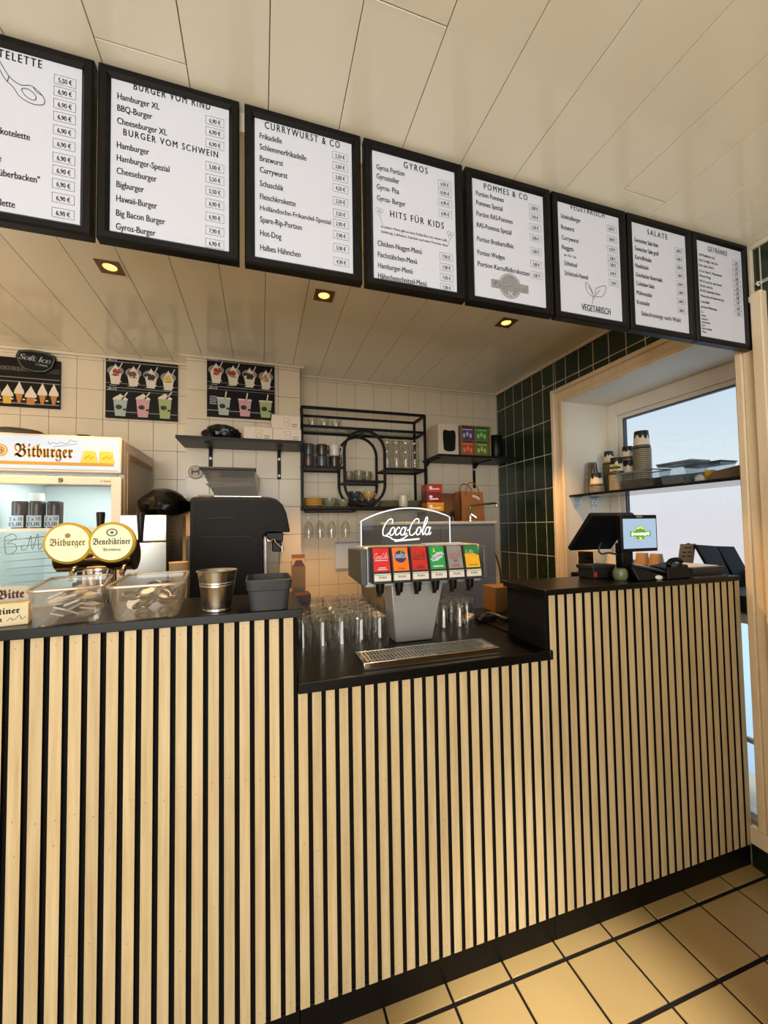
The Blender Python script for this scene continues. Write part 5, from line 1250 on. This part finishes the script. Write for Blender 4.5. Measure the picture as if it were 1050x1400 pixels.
# ================================================================== ON THE LEFT COUNTER
def tub(label, c, rz, wt, dt, wb, db, h, name='clear_tub'):
    T = Thing(name, label, 'plastic tub', c, rz, 'clear plastic tubs on the counter', local=True)
    def ring(w, d, r=.018, n=5):
        P = []
        for sx, sy, a0 in ((1, -1, -math.pi / 2), (1, 1, 0), (-1, 1, math.pi / 2), (-1, -1, math.pi)):
            for k in range(n):
                a = a0 + math.pi / 2 * k / (n - 1); P.append((sx * (w / 2 - r) + r * math.cos(a), sy * (d / 2 - r) + r * math.sin(a)))
        return P
    m = MB(); lv = [(wb * .94, db * .96, .004), (wb, db, .010), (wt * .97, dt * .98, h - .012), (wt * .975, dt * .985, h)]
    rings = [[(x, y, z) for x, y in ring(w, d)] for w, d, z in lv]
    n = len(rings[0]); vs = [v for r_ in rings for v in r_]
    fs = [(k * n + i, k * n + (i + 1) % n, (k + 1) * n + (i + 1) % n, (k + 1) * n + i) for k in range(len(lv) - 1) for i in range(n)] + [tuple(range(n - 1, -1, -1))]
    m.add(vs, fs); T.part('tub_wall', m, MILKY)
    m = MB(); m.tube([(x, y, h) for x, y in ring(wt, dt, .022)], .0042, 8, True); T.part('rim', m, clear('milky_rim', '#efe6d6', .2, .15, .7, 1.5, body=.55, bodycol='#d8c9b0'))
    for sx in (-1, 1):
        for sy in (-1, 1):
            m = MB(); m.cyl((sx * wb * .36, sy * db * .40, 0), .012, .005, 12); T.part('foot', m, MILKY)
    return T
TA = (.083, .130, 1.2125); ra = .25
tub('clear plastic tub of grey cutlery pouches on the counter, beside the beer sign', TA, ra, .152, .335, .132, .29, .092)
wrap = mat('wrapper_grey', '#a9a7a3', .3, spec=.6); rr = random.Random(9); sp0 = None
for k in range(14):
    a = rr.uniform(-.5, .5) + 1.57; L = rr.uniform(.15, .19); lx = rr.uniform(-.03, .03); ly = rr.uniform(-.015, .015); z = .016 + .0040 * k
    d = Vector((math.cos(a), math.sin(a), rr.uniform(-.04, .04)))
    Mx = Matrix.Translation(TA) @ Matrix.Rotation(ra, 4, 'Z')
    p0, p1 = Mx @ (Vector((lx, ly, z)) - d * L / 2), Mx @ (Vector((lx, ly, z)) + d * L / 2)
    e1 = (p1 - p0).normalized(); e2 = e1.cross(Vector((rr.uniform(-.6, .6), rr.uniform(-.3, .3), 1))).normalized() * .017; e3 = e1.cross(e2).normalized() * .0022; m = MB(); m.hexa([p0 - e2 - e3, p1 - e2 - e3, p1 + e2 - e3, p0 + e2 - e3], [p0 - e2 + e3, p1 - e2 + e3, p1 + e2 + e3, p0 + e2 + e3]); solo('wrapped_cutlery', 'grey plastic-wrapped cutlery pouch lying in the left-hand clear tub', 'cutlery pouch', m, wrap, tuple(p0), 'cutlery pouches in the left tub')
TB = (.279, .122, 1.2125); rb = .12
tub('clear plastic tub of dark keyrings and white tags, next to the bucket', TB, rb, .172, .335, .148, .29, .092)
Mx = Matrix.Translation(TB) @ Matrix.Rotation(rb, 4, 'Z'); rr = random.Random(21)
for k in range(16):
    p = Mx @ Vector((rr.uniform(-.045, .045), rr.uniform(-.115, .10), .022 + .0032 * k)); ax = Vector((rr.uniform(-.4, .4), rr.uniform(-1.4, -.2), rr.uniform(.3, 1)))
    if k % 3 == 2:
        m = MB(); m.lathe([(0, 0), (.017, 0), (.017, .003), (0, .003)], p, 20, ax); solo('round_tag', 'round white tag among the keyrings in the right-hand clear tub', 'tag', m, WHT, tuple(p), 'tags in the right tub')
    else:
        Q = Vector((0, 0, 1)).rotation_difference(ax.normalized()).to_matrix()
        m = MB(); m.tube([p + Q @ Vector((.019 * math.cos(a), .019 * math.sin(a), 0)) for a in [i * math.pi / 10 for i in range(20)]], .0042, 6, True); m.tube([p + Q @ Vector((.019, 0, 0)), p + Q @ Vector((.034, .006, .002))], .005, 6)
        solo('key_ring', 'dark keyring lying in the right-hand clear tub', 'keyring', m, mat('ring_dark', '#33332f' if k % 2 else '#55524b', .35, .6), tuple(p), 'keyrings in the right tub')
# bucket
T = Thing('metal_bucket', 'small shiny galvanised bucket on the counter between tub and bin', 'bucket', (.457, .058, 1.2125))
m = MB(); m.lathe([(0, .003), (.036, .003), (.0385, 0), (.0405, .001), (.0405, .006), (.0395, .008), (.0462, .068), (.0475, .070), (.0475, .073), (.0468, .075), (.048, .077), (.048, .080), (.0473, .082), (.0535, .110), (.0555, .111), (.0562, .1135), (.0545, .1155), (.0525, .113), (.046, .075), (.038, .010), (0, .008)], (.457, .058, 1.2125), 48)
T.part('bucket_shell', m, GALV, smooth=30)
# grey bin with slot handle
T = Thing('storage_bin', 'dark grey plastic bin with a slot handle at the right end of the left counter', 'bin', (.600, .075, 1.2125))
m = MB(); GREYB = mat('bin_grey', '#303234', .5, spec=.3)
def rr_ring(x0, x1, y0, y1, z, r=.018, n=5):
    P = []
    for cx, cy, a0 in ((x1 - r, y0 + r, -math.pi / 2), (x1 - r, y1 - r, 0), (x0 + r, y1 - r, math.pi / 2), (x0 + r, y0 + r, math.pi)):
        for k in range(n): a = a0 + math.pi / 2 * k / (n - 1); P.append((cx + r * math.cos(a), cy + r * math.sin(a), z))
    return P
lv = [rr_ring(.549, .652, -.006, .155, 1.2125), rr_ring(.5425, .659, -.010, .16, 1.268), rr_ring(.5395, .662, -.0125, .163, 1.270), rr_ring(.536, .6655, -.015, .166, 1.298), rr_ring(.539, .6625, -.012, .163, 1.299), rr_ring(.5425, .659, -.0085, .159, 1.27), rr_ring(.552, .649, -.003, .152, 1.216)]
n = 20; m.add([v for l in lv for v in l], [(k * n + i, k * n + (i + 1) % n, (k + 1) * n + (i + 1) % n, (k + 1) * n + i) for k in range(len(lv) - 1) for i in range(n)] + [tuple(range(n - 1, -1, -1)), tuple((len(lv) - 1) * n + i for i in range(n))])
T.part('bin_shell', m, GREYB, smooth=40)
m = MB(); m.prism(smoothpts([(-.026, .006), (-.024, -.004), (-.016, -.008), (.016, -.008), (.024, -.004), (.026, .006)], 3), (.601, -.0136, 1.279), X, Z, (0, .002, 0)); T.part('handle_slot', m, mat('slot_dark', '#141516', .6), smooth=0)
# beer sign card
T = Thing('beer_sign', 'cream printed card stand for wheat beer, cut off at the left edge', 'sign', (-.074, .050, 1.2125), rz=.30, local=True)
m = MB(); m.prism([(-.10, 0), (.083, 0), (.083, .052), (-.10, .052)], (0, -.028, 0), X, Z, (0, .055, 0)); T.part('front_card', m, mat('card_cream', '#d9c9a2', .6), bevel=.001)
m = MB(); m.prism([(-.10, .0), (.083, .0), (.083, .075), (.072, .092), (-.10, .097)], (0, .0275, 0), X, Z, (0, .004, 0)); T.part('back_card', m, mat('card_grey', '#b5aa98', .6))
m = MB(); m.text(fraktur('Bitte'), (.014, .0270, .0610), X, Z, .022, width=.052); m.text(fraktur('Bitte'), (.0146, .0269, .0613), X, Z, .022, width=.052); T.part('heading_lettering', m, mat('brown_ink', '#4a1f14', .6), smooth=0)
m = MB(); m.text(fraktur('Benediktiner'), (.066, -.0286, .030), X, Z, .015, width=.108, align='R'); m.text(fraktur('Weissbräu'), (.034, -.0286, .012), X, Z, .012, width=.066, align='R'); m.ribbon(smoothpts([(.042, .012), (.05, .02), (.054, .013), (.066, .024), (.07, .014), (.078, .02)], 3), .0012, (0, -.0286, 0), X, Z); T.part('lettering', m, INK, smooth=0)

# ================================================================== CASH DESK ON THE RIGHT COUNTER
T = Thing('till_screen', 'black till with a leaning operator screen and a small customer display', 'till', (2.06, .15, 1.2135))
m = MB(); a, b, c_, d = Vector((1.893, .125, 1.478)), Vector((2.12, .118, 1.478)), Vector((2.12, .252, 1.325)), Vector((1.893, .258, 1.325)); nrm = (b - a).cross(d - a).normalized() * .022
m.add([a, b, c_, d, a + nrm, b + nrm, c_ + nrm, d + nrm], [(0, 1, 2, 3), (7, 6, 5, 4), (0, 4, 5, 1), (1, 5, 6, 2), (2, 6, 7, 3), (3, 7, 4, 0)]); T.part('operator_screen', m, BLK, bevel=.004)
m = MB(); m.box(2.012, 2.212, .096, .118, 1.324, 1.479); cd = T.part('customer_display', m, BLK, bevel=.004)
m = MB(); m.box(2.022, 2.203, .0945, .0965, 1.338, 1.463); T.part('lit_screen', m, mat('screen_lightblue', '#1c2226', .3, emit='#b9d4ee', es=.85), under=cd)
m = MB(); logo_disc(m, 2.113, 1.400, .034, (0, .0940, 0), X, Z, 0, 1); T.part('logo_print', m, [mat('logo_green', '#20300a', .4, emit='#7fb52c', es=.75), mat('logo_white', '#ffffff', .4, emit='#f0fff0', es=.7)], smooth=0, under=cd)
m = MB(); m.box(2.095, 2.128, .094, .0962, 1.468, 1.476); T.part('camera_plate', m, mat('plate_silver', '#9a9a96', .4, .6), under=cd)
m = MB(); m.box(2.045, 2.105, .125, .16, 1.232, 1.36); m.box(1.99, 2.16, .09, .22, 1.2135, 1.232); T.part('stand', m, BLK, bevel=.003)
m = MB(); m.tube(smoothpts([(1.99, .18, 1.36), (1.965, .17, 1.335), (1.975, .165, 1.315), (2.01, .16, 1.318), (2.05, .15, 1.31)], 5), .004, 6); T.part('cable', m, mat('cable_dark', '#2b2926', .5))
T = Thing('receipt_printer', 'low black printer with a red mark beside the till, at the counter back', 'printer', (1.98, .2, 1.2135))
m = MB(); m.box(1.915, 2.03, .15, .238, 1.2135, 1.252); m.box(1.905, 2.03, .145, .238, 1.252, 1.268); T.part('printer_body', m, mat('printer_black', '#1b1a19', .5), bevel=.003)
m = MB(); m.box(1.918, 1.931, .1488, .150, 1.221, 1.239); T.part('red_mark', m, mat('red_mark', '#c31f2a', .5))
T = Thing('card_terminal', 'black card payment terminal with a charging cradle on the right counter', 'card terminal', (2.16, .07, 1.2135))
m = MB(); m.hexa([(2.01, .02, 1.2135), (2.19, .015, 1.2135), (2.22, .10, 1.2135), (2.03, .11, 1.2135)], [(2.005, .05, 1.272), (2.02, .05, 1.278), (2.04, .10, 1.278), (2.015, .10, 1.274)]); T.part('terminal_body', m, BLK, bevel=.006)
m = MB(); m.hexa([(2.02, .045, 1.268), (2.15, .02, 1.240), (2.17, .085, 1.244), (2.035, .10, 1.274)], [(2.02, .045, 1.276), (2.15, .02, 1.250), (2.17, .085, 1.254), (2.035, .10, 1.282)]); T.part('key_plate', m, mat('key_plate', '#2a2d31', .3), bevel=.003)
m = MB(); m.hexa([(2.155, .012, 1.2135), (2.285, .012, 1.2135), (2.285, .10, 1.2135), (2.155, .10, 1.2135)], [(2.16, .02, 1.258), (2.278, .02, 1.268), (2.278, .10, 1.278), (2.16, .10, 1.262)]); m.tube(smoothpts([(2.20, .045, 1.265), (2.215, .045, 1.284), (2.25, .045, 1.288), (2.278, .045, 1.279)], 5), .010, 10); T.part('cradle', m, BLK, bevel=.004)
m = MB(); lump(m, (2.118, .035, 1.2135), .030, .018, .013, 5, amp=.02); solo('white_mouse', 'small white rounded thing before the card terminal', 'mouse', m, WHT, (2.118, .035, 1.2135))
m = MB(); m.lathe([(0, 0), (.022, 0), (.028, .012), (.028, .032), (.022, .046), (.018, .046), (0, .043)], (1.985, .085, 1.2135), 24); solo('green_cup', 'small olive-green round pot left of the card terminal', 'pot', m, mat('pot_olive', '#6b7453', .3), (1.985, .085, 1.2135))
T = Thing('paper_tray', 'dark tray with a white sheet on top, right of the card terminal', 'tray', (2.40, .10, 1.2135))
m = MB(); m.hexa([(2.305, .02, 1.2135), (2.478, .02, 1.2135), (2.478, .19, 1.2135), (2.305, .19, 1.2135)], [(2.298, .012, 1.253), (2.488, .012, 1.253), (2.488, .198, 1.253), (2.298, .198, 1.253)]); T.part('tray_body', m, mat('tray_grey', '#262726', .5), bevel=.003)
m = MB(); m.box(2.305, 2.47, .03, .185, 1.2535, 1.257); T.part('paper_sheet', m, PAPER)
m = MB(); m.box(2.27, 2.47, -.008, .010, 1.2135, 1.219); solo('flat_pad', 'thin dark grey pad on the right counter front edge below the tray', 'pad', m, mat('pad_grey', '#3a3a3b', .5), (2.37, 0, 1.2135))

# ================================================================== WINDOW BAY
def tablet(label, p, name):
    T = Thing(name, label, 'screen', tuple((p[2] + p[3]) / 2), group='black screens on the window sill')
    nn = (p[1] - p[0]).cross(p[3] - p[0]).normalized() * .012
    m = MB(); m.add(p + [q + nn for q in p], [(0, 1, 2, 3), (7, 6, 5, 4), (0, 4, 5, 1), (1, 5, 6, 2), (2, 6, 7, 3), (3, 7, 4, 0)]); T.part('screen_shell', m, mat('screen_shell_black', '#050506', .6, spec=.12), bevel=.003)
    f0 = [(a * .94 + (sum(p, Vector()) / 4) * .06) - nn * .05 for a in p]; m = MB(); m.add(f0, [(0, 3, 2, 1)]); T.part('screen_face', m, mat('dark_screen', '#030304', .5, spec=.12))
V = Vector
tablet('black screen leaning on the window sill, the nearer and left one of two', [V((2.635, .235, 1.335)), V((2.80, .245, 1.322)), V((2.80, .165, 1.1255)), V((2.635, .125, 1.1255))], 'leaning_screen')
tablet('black screen leaning on the window sill, right one beside the casing', [V((2.805, .248, 1.322)), V((2.945, .255, 1.315)), V((2.945, .17, 1.1255)), V((2.805, .155, 1.1255))], 'leaning_screen')
T = Thing('cardboard_notice', 'brown card notice standing behind the paper tray', 'notice', (2.57, .26, SILL))
m = MB(); m.hexa([(2.572, .30, SILL + .0005), (2.66, .285, SILL + .0005), (2.66, .29, SILL + .0005), (2.572, .305, SILL + .0005)], [(2.575, .262, 1.337), (2.66, .25, 1.337), (2.66, .254, 1.337), (2.575, .266, 1.337)]); T.part('card', m, mat('notice_brown', '#8b7360', .6))
m = MB(); U = V((.085, -.0135, 0)).normalized()
for v, a, b in ((.305, .03, .05), (.285, .02, .06), (.262, .015, .035), (.262, .045, .065), (.242, .015, .035), (.242, .045, .065)): m.flat([(a, 0), (b, 0), (b, .006), (a, .006)], V((2.575, .262, 1.337)) + V((0, .038, -.2115)) * ((1.337 - (1.03 + v)) / .2115 * 1) + V((0, -.002, 0)), U, Z)
T.part('notice_print', m, INK, smooth=0)
# dark box on the sill by the casing is the sill's own edge; crate and cups behind the till
T = Thing('drawer_box', 'small wooden box with black drawers on the window sill behind the printer', 'drawer box', (2.67, .90, SILL + .0005))
m = MB(); z = SILL + .0005
m.box(2.60, 2.74, .83, .975, z, z + .008); m.box(2.60, 2.74, .83, .838, z, z + .14); m.box(2.60, 2.74, .967, .975, z, z + .14); m.box(2.60, 2.74, .83, .975, z + .14, z + .15); m.box(2.732, 2.74, .838, .967, z + .008, z + .14); T.part('wooden_shell', m, PINE, bevel=.001)
for k in range(3): 
    m = MB(); m.box(2.60, 2.73, .84, .965, z + .012 + .042 * k, z + .048 + .042 * k); dr = T.part('drawer', m, BLK, bevel=.002); m = MB(); m.cyl((2.60, .90, z + .030 + .042 * k), .005, .008, 10, (-1, 0, 0)); T.part('knob', m, BLKM, under=dr)
def cup_mesh(rb, rt, h):
    m = MB(); m.lathe([(rb - .002, h - .006), (rb - .002, h - .001), (rb, h), (rt - .001, .0045)], (0, 0, 0), 28); m.lathe([(rt - .001, .0045), (rt + .003, .0045), (rt + .003, .0), (rt - .001, .001)], (0, 0, 0), 28, mi=1); m.lathe([(rt - .001, .001), (rb - .002, h - .006)], (0, 0, 0), 28); m.lathe([(0, h - .006), (rb - .002, h - .006)], (0, 0, 0), 28)
    return m
CUPW = mat('cup_white', '#d9cdb6', .5); CUPK = mat('cup_black', '#171413', .5); CUPY = mat('cup_yellow', '#c9952c', .5); CUPG = [mat('cup_body_dark', '#4f4a3a', .5), mat('cup_rim_olive', '#a39b80', .5)]; CUPW2 = [CUPW, mat('cup_rim_olive', '#a39b80', .5)]; CUPP = mat('cup_plum', '#2a1420', .5); CUPL = mat('cup_lime', '#9bab2e', .5)
def dress(o, rb, rt, h, band, logo=False):
    """printed wrap of an upturned paper cup: black drips from the base, a band near the rim"""
    m = MB(); seg = 28
    R = lambda z: rt + (rb - rt) * (z / h) + .0004
    vs = []; 
    rr = random.Random(int(h * 10000) + len(band)); dr = [rr.choice((.62, .70, .78, .66, .56)) for _ in range(seg)]
    for i in range(seg):
        a = 2 * math.pi * i / seg
        for z in (h - .0005, h * dr[i]): vs.append((R(z) * math.cos(a), R(z) * math.sin(a), z))
    m.add(vs, [(2 * i + 1, 2 * ((i + 1) % seg) + 1, 2 * ((i + 1) % seg), 2 * i) for i in range(seg)], 0)
    m.lathe([(R(h * .02), h * .02), (R(h * .17), h * .17)], (0, 0, 0), seg, mi=0); m.lathe([(R(h * .18), h * .18), (R(h * .25), h * .25)], (0, 0, 0), seg, mi=1)
    if logo:
        for a_ in (-2.62,):
            n_ = V((math.cos(a_), math.sin(a_), 0)); U_ = V((-n_.y, n_.x, 0)); r_ = R(h * .42) + .003
            m.flat(circ(0, 0, .019, n=20), n_ * r_ + Z * h * .42, U_, Z, 2); m.flat([(-.030, -.005), (.030, -.005), (.030, .006), (-.030, .006)], n_ * (r_ + .0005) + Z * h * .42, U_, Z, 0); m.ribbon(circ(0, 0, .0155, n=20), .0016, n_ * (r_ + .0006) + Z * h * .42, U_, Z, 0, closed=True)
    me = mesh_obj('cup_print', m, [CUPK, {'y': CUPY, 'p': CUPP}[band], CUPL], (0, 0, 0), o, smooth=35)
    return me
SH = 1.6405
CLR = clear('clear_cup_plastic', '#d8d2c6', .06, .12, .8, 1.8, body=.08)
def cup_stack(tag, x, y, n, step, rb, rt, h, band, body, rimmat, logo=False, z0=SH, top_printed=True, name='paper_cup', cat='cup'):
    if body is CUPW: body = CUPW2
    if body is CLR: body = rimmat = [CLR, CLR]
    mb = cup_mesh(rb, rt, h); base = None
    for k in range(n):
        top = k == n - 1
        lab = (f'printed paper cup on top of the stack {tag}' if top else f'plain paper cup rim inside the stack {tag}') if name == 'paper_cup' else f'clear plastic cup in the stack {tag}'
        if base is None or top:
            o = solo(name, lab, cat, mb, body if top else rimmat, (x, y, z0 + step * k), f'cups in the stack {tag}', shift=False)
            if base is None: base = o
            if top and top_printed: dress(o, rb, rt, h, band, logo)
        else:
            o = base.copy(); COL.objects.link(o); o.location = (x, y, z0 + step * k); o['label'] = lab
cup_stack('farthest left on the glass shelf', 2.70, .925, 9, .0125, .030, .042, .115, 'y', CLR, CLR, top_printed=False, name='plastic_cup')
cup_stack('with yellow band, shortest, before the clear cups', 2.645, .835, 5, .010, .030, .040, .092, 'y', CUPW, CUPG)
cup_stack('with yellow band, tall, by the window edge', 2.78, .860, 20, .0098, .026, .037, .095, 'y', CUPW, CUPG)
cup_stack('with a round lime logo on top', 2.655, .690, 12, .0085, .031, .0405, .112, 'p', CUPW, CUPG, logo=True)
cup_stack('with a plum band, behind the dark-filled tub', 2.75, .685, 10, .0098, .034, .044, .105, 'p', CUPW, CUPG)
o = solo('paper_cup', 'small printed paper cup standing on the stack behind the dark-filled tub', 'cup', cup_mesh(.028, .034, .085), CUPW2, (2.75, .692, SH + .0098 * 9 + .1055), shift=False); dress(o, .028, .034, .085, 'p')
cup_stack('tallest of all, before the bright glass', 2.745, .592, 22, .0112, .036, .046, .115, 'p', CUPW, CUPG)
# shelf
T = Thing('window_shelf', 'thin black glass shelf across the kitchen window carrying cups and tubs', 'shelf', (2.72, .48, 1.625))
m = MB(); m.box(2.56, 2.885, OY0 + .003, OY1 - .003, 1.625, 1.640); T.part('shelf_board', m, mat('black_glass', '#0b0a0c', .12), bevel=.001)
for x in (2.625, 2.765):
    m = MB(); m.box(x - .022, x + .022, OY1 - .006, OY1 - .0015, 1.552, 1.624); m.box(x - .022, x + .022, OY1 - .07, OY1 - .006, 1.620, 1.6245)
    br = T.part('bracket', m, mat('zinc_bracket', '#aeb7ba', .35, .8), bevel=.001); m = MB()
    for dx, dz in ((-.011, .02), (.011, .02), (0, .04), (-.011, .058), (.011, .058)): m.cyl((x + dx, OY1 - .0065, 1.552 + dz), .004, .0012, 10, (0, -1, 0))
    T.part('screw_holes', m, BLKM, under=br)
def win_tub(label, x0, x1, y0, y1, h, fill, fillcol, lid=None):
    T = Thing('clear_tub', label, 'plastic tub', ((x0 + x1) / 2, (y0 + y1) / 2, SH), group='clear tubs on the window shelf'); z = SH
    m = MB(); t = .012; b4 = [(x0 + t, y0 + t, z), (x1 - t, y0 + t, z), (x1 - t, y1 - t, z), (x0 + t, y1 - t, z)]; t4 = [(x0, y0, z + h), (x1, y0, z + h), (x1, y1, z + h), (x0, y1, z + h)]
    m.add(b4 + t4, [(3, 2, 1, 0), (0, 1, 5, 4), (1, 2, 6, 5), (2, 3, 7, 6), (3, 0, 4, 7)]); T.part('tub_wall', m, clear('tub_plastic', '#e9eff2', .06, .06, .35, 2.5, body=.07, bodycol='#ccd5d9'), smooth=0)
    m = MB(); m.tube(t4, .004, 6, True); T.part('rim', m, clear('tub_rim', '#b9c1c5', .1, .1, .5, 2, body=.5, bodycol='#a2abaf'))
    if fill:
        m = MB(); s = .016; m.hexa([(x0 + s, y0 + s, z + .003), (x1 - s, y0 + s, z + .003), (x1 - s, y1 - s, z + .003), (x0 + s, y1 - s, z + .003)], [(x0 + s * .6, y0 + s * .6, z + fill * .8), (x1 - s * .6, y0 + s * .6, z + fill), (x1 - s * .6, y1 - s * .6, z + fill * .75), (x0 + s * .6, y1 - s * .6, z + fill * .9)])
        q = T.part('dark_filling', m, mat('filling_' + fillcol.strip('#'), fillcol, .6, bump=.9, nscale=(90, 90, 90))); q['kind'] = 'stuff'
    if lid:
        m = MB(); m.box(x0 - .006, x1 + .006, y0 - .006, y1 + .006, z + h + .0045, z + h + .012); T.part('lid', m, lid, bevel=.002)
win_tub('clear tub two-thirds full of dark pieces on the window shelf, next to the cups', 2.60, 2.73, .412, .632, .095, .060, '#0d0f12')
win_tub('clear lidded tub with grey content in the middle of the window shelf', 2.62, 2.74, .225, .402, .106, .060, '#5a6a74', lid=clear('lid_clear', '#b9bcbc', .2, .15, .6, 2, body=.45, bodycol='#8d8d8a'))
win_tub('clear tub with a dark lid, rearmost on the window shelf by the glass', 2.76, 2.87, .185, .36, .100, 0, '', lid=mat('lid_dark', '#3e464b', .5))
m = MB(); m.hexa([(2.60, -.02, SH + .0005), (2.73, -.02, SH + .0005), (2.73, .15, SH + .0005), (2.60, .15, SH + .0005)], [(2.615, -.018, SH + .062), (2.72, -.018, SH + .062), (2.72, .13, SH + .046), (2.615, .13, SH + .042)]); solo('paper_bag_pile', 'flat brown paper bag lying at the right end of the window shelf', 'bag', m, mat('shelf_bag_taupe', '#6b5a44', .75, noise=.1, nscale=(20, 20, 20)), (2.66, .09, SH), bevel=.008)
m = MB(); m.box(2.66, 2.70, .165, .195, SH + .0005, SH + .058); solo('yellow_packet', 'small yellow packet between the lidded tub and the brown bag', 'packet', m, mat('packet_yellow', '#c6a32b', .5), (2.68, .18, SH), bevel=.003)
m = MB(); lump(m, (2.60, .178, SH + .0005), .014, .02, .022, 8, amp=.1); solo('white_wrap', 'crumpled grey wrap on the shelf front by the yellow packet', 'wrap', m, mat('wrap_grey', '#aeb0b2', .4), (2.60, .178, SH))
# cups on the sill behind the till
for q, (x, y, hh, col, lab) in enumerate(((2.66, .745, .14, CUPW, 'white stack of cups on the sill under the operator screen, left one'), (2.66, .655, .125, CUPW, 'white stack of cups on the sill under the operator screen, right one'),
                                         (2.67, .555, .148, mat('cup_tan', '#b98a55', .5), 'tan stack of cups on the sill right of the display stand, left one'), (2.67, .470, .148, mat('cup_tan', '#b98a55', .5), 'tan stack of cups on the sill right of the display stand, right one'))):
    m = MB(); pr = [(0, 0), (.036, 0)]
    for k in range(9): z0_ = .002 + k * (hh - .06) / 9; pr += [(.040, z0_), (.040, z0_ + .003), (.037, z0_ + .004)]
    pr += [(.036, hh - .055), (.029, hh), (0, hh)]
    m.lathe(pr, (x, y, SILL + .0005), 28); solo('cup_stack', lab, 'cups', m, col, (x, y, SILL))
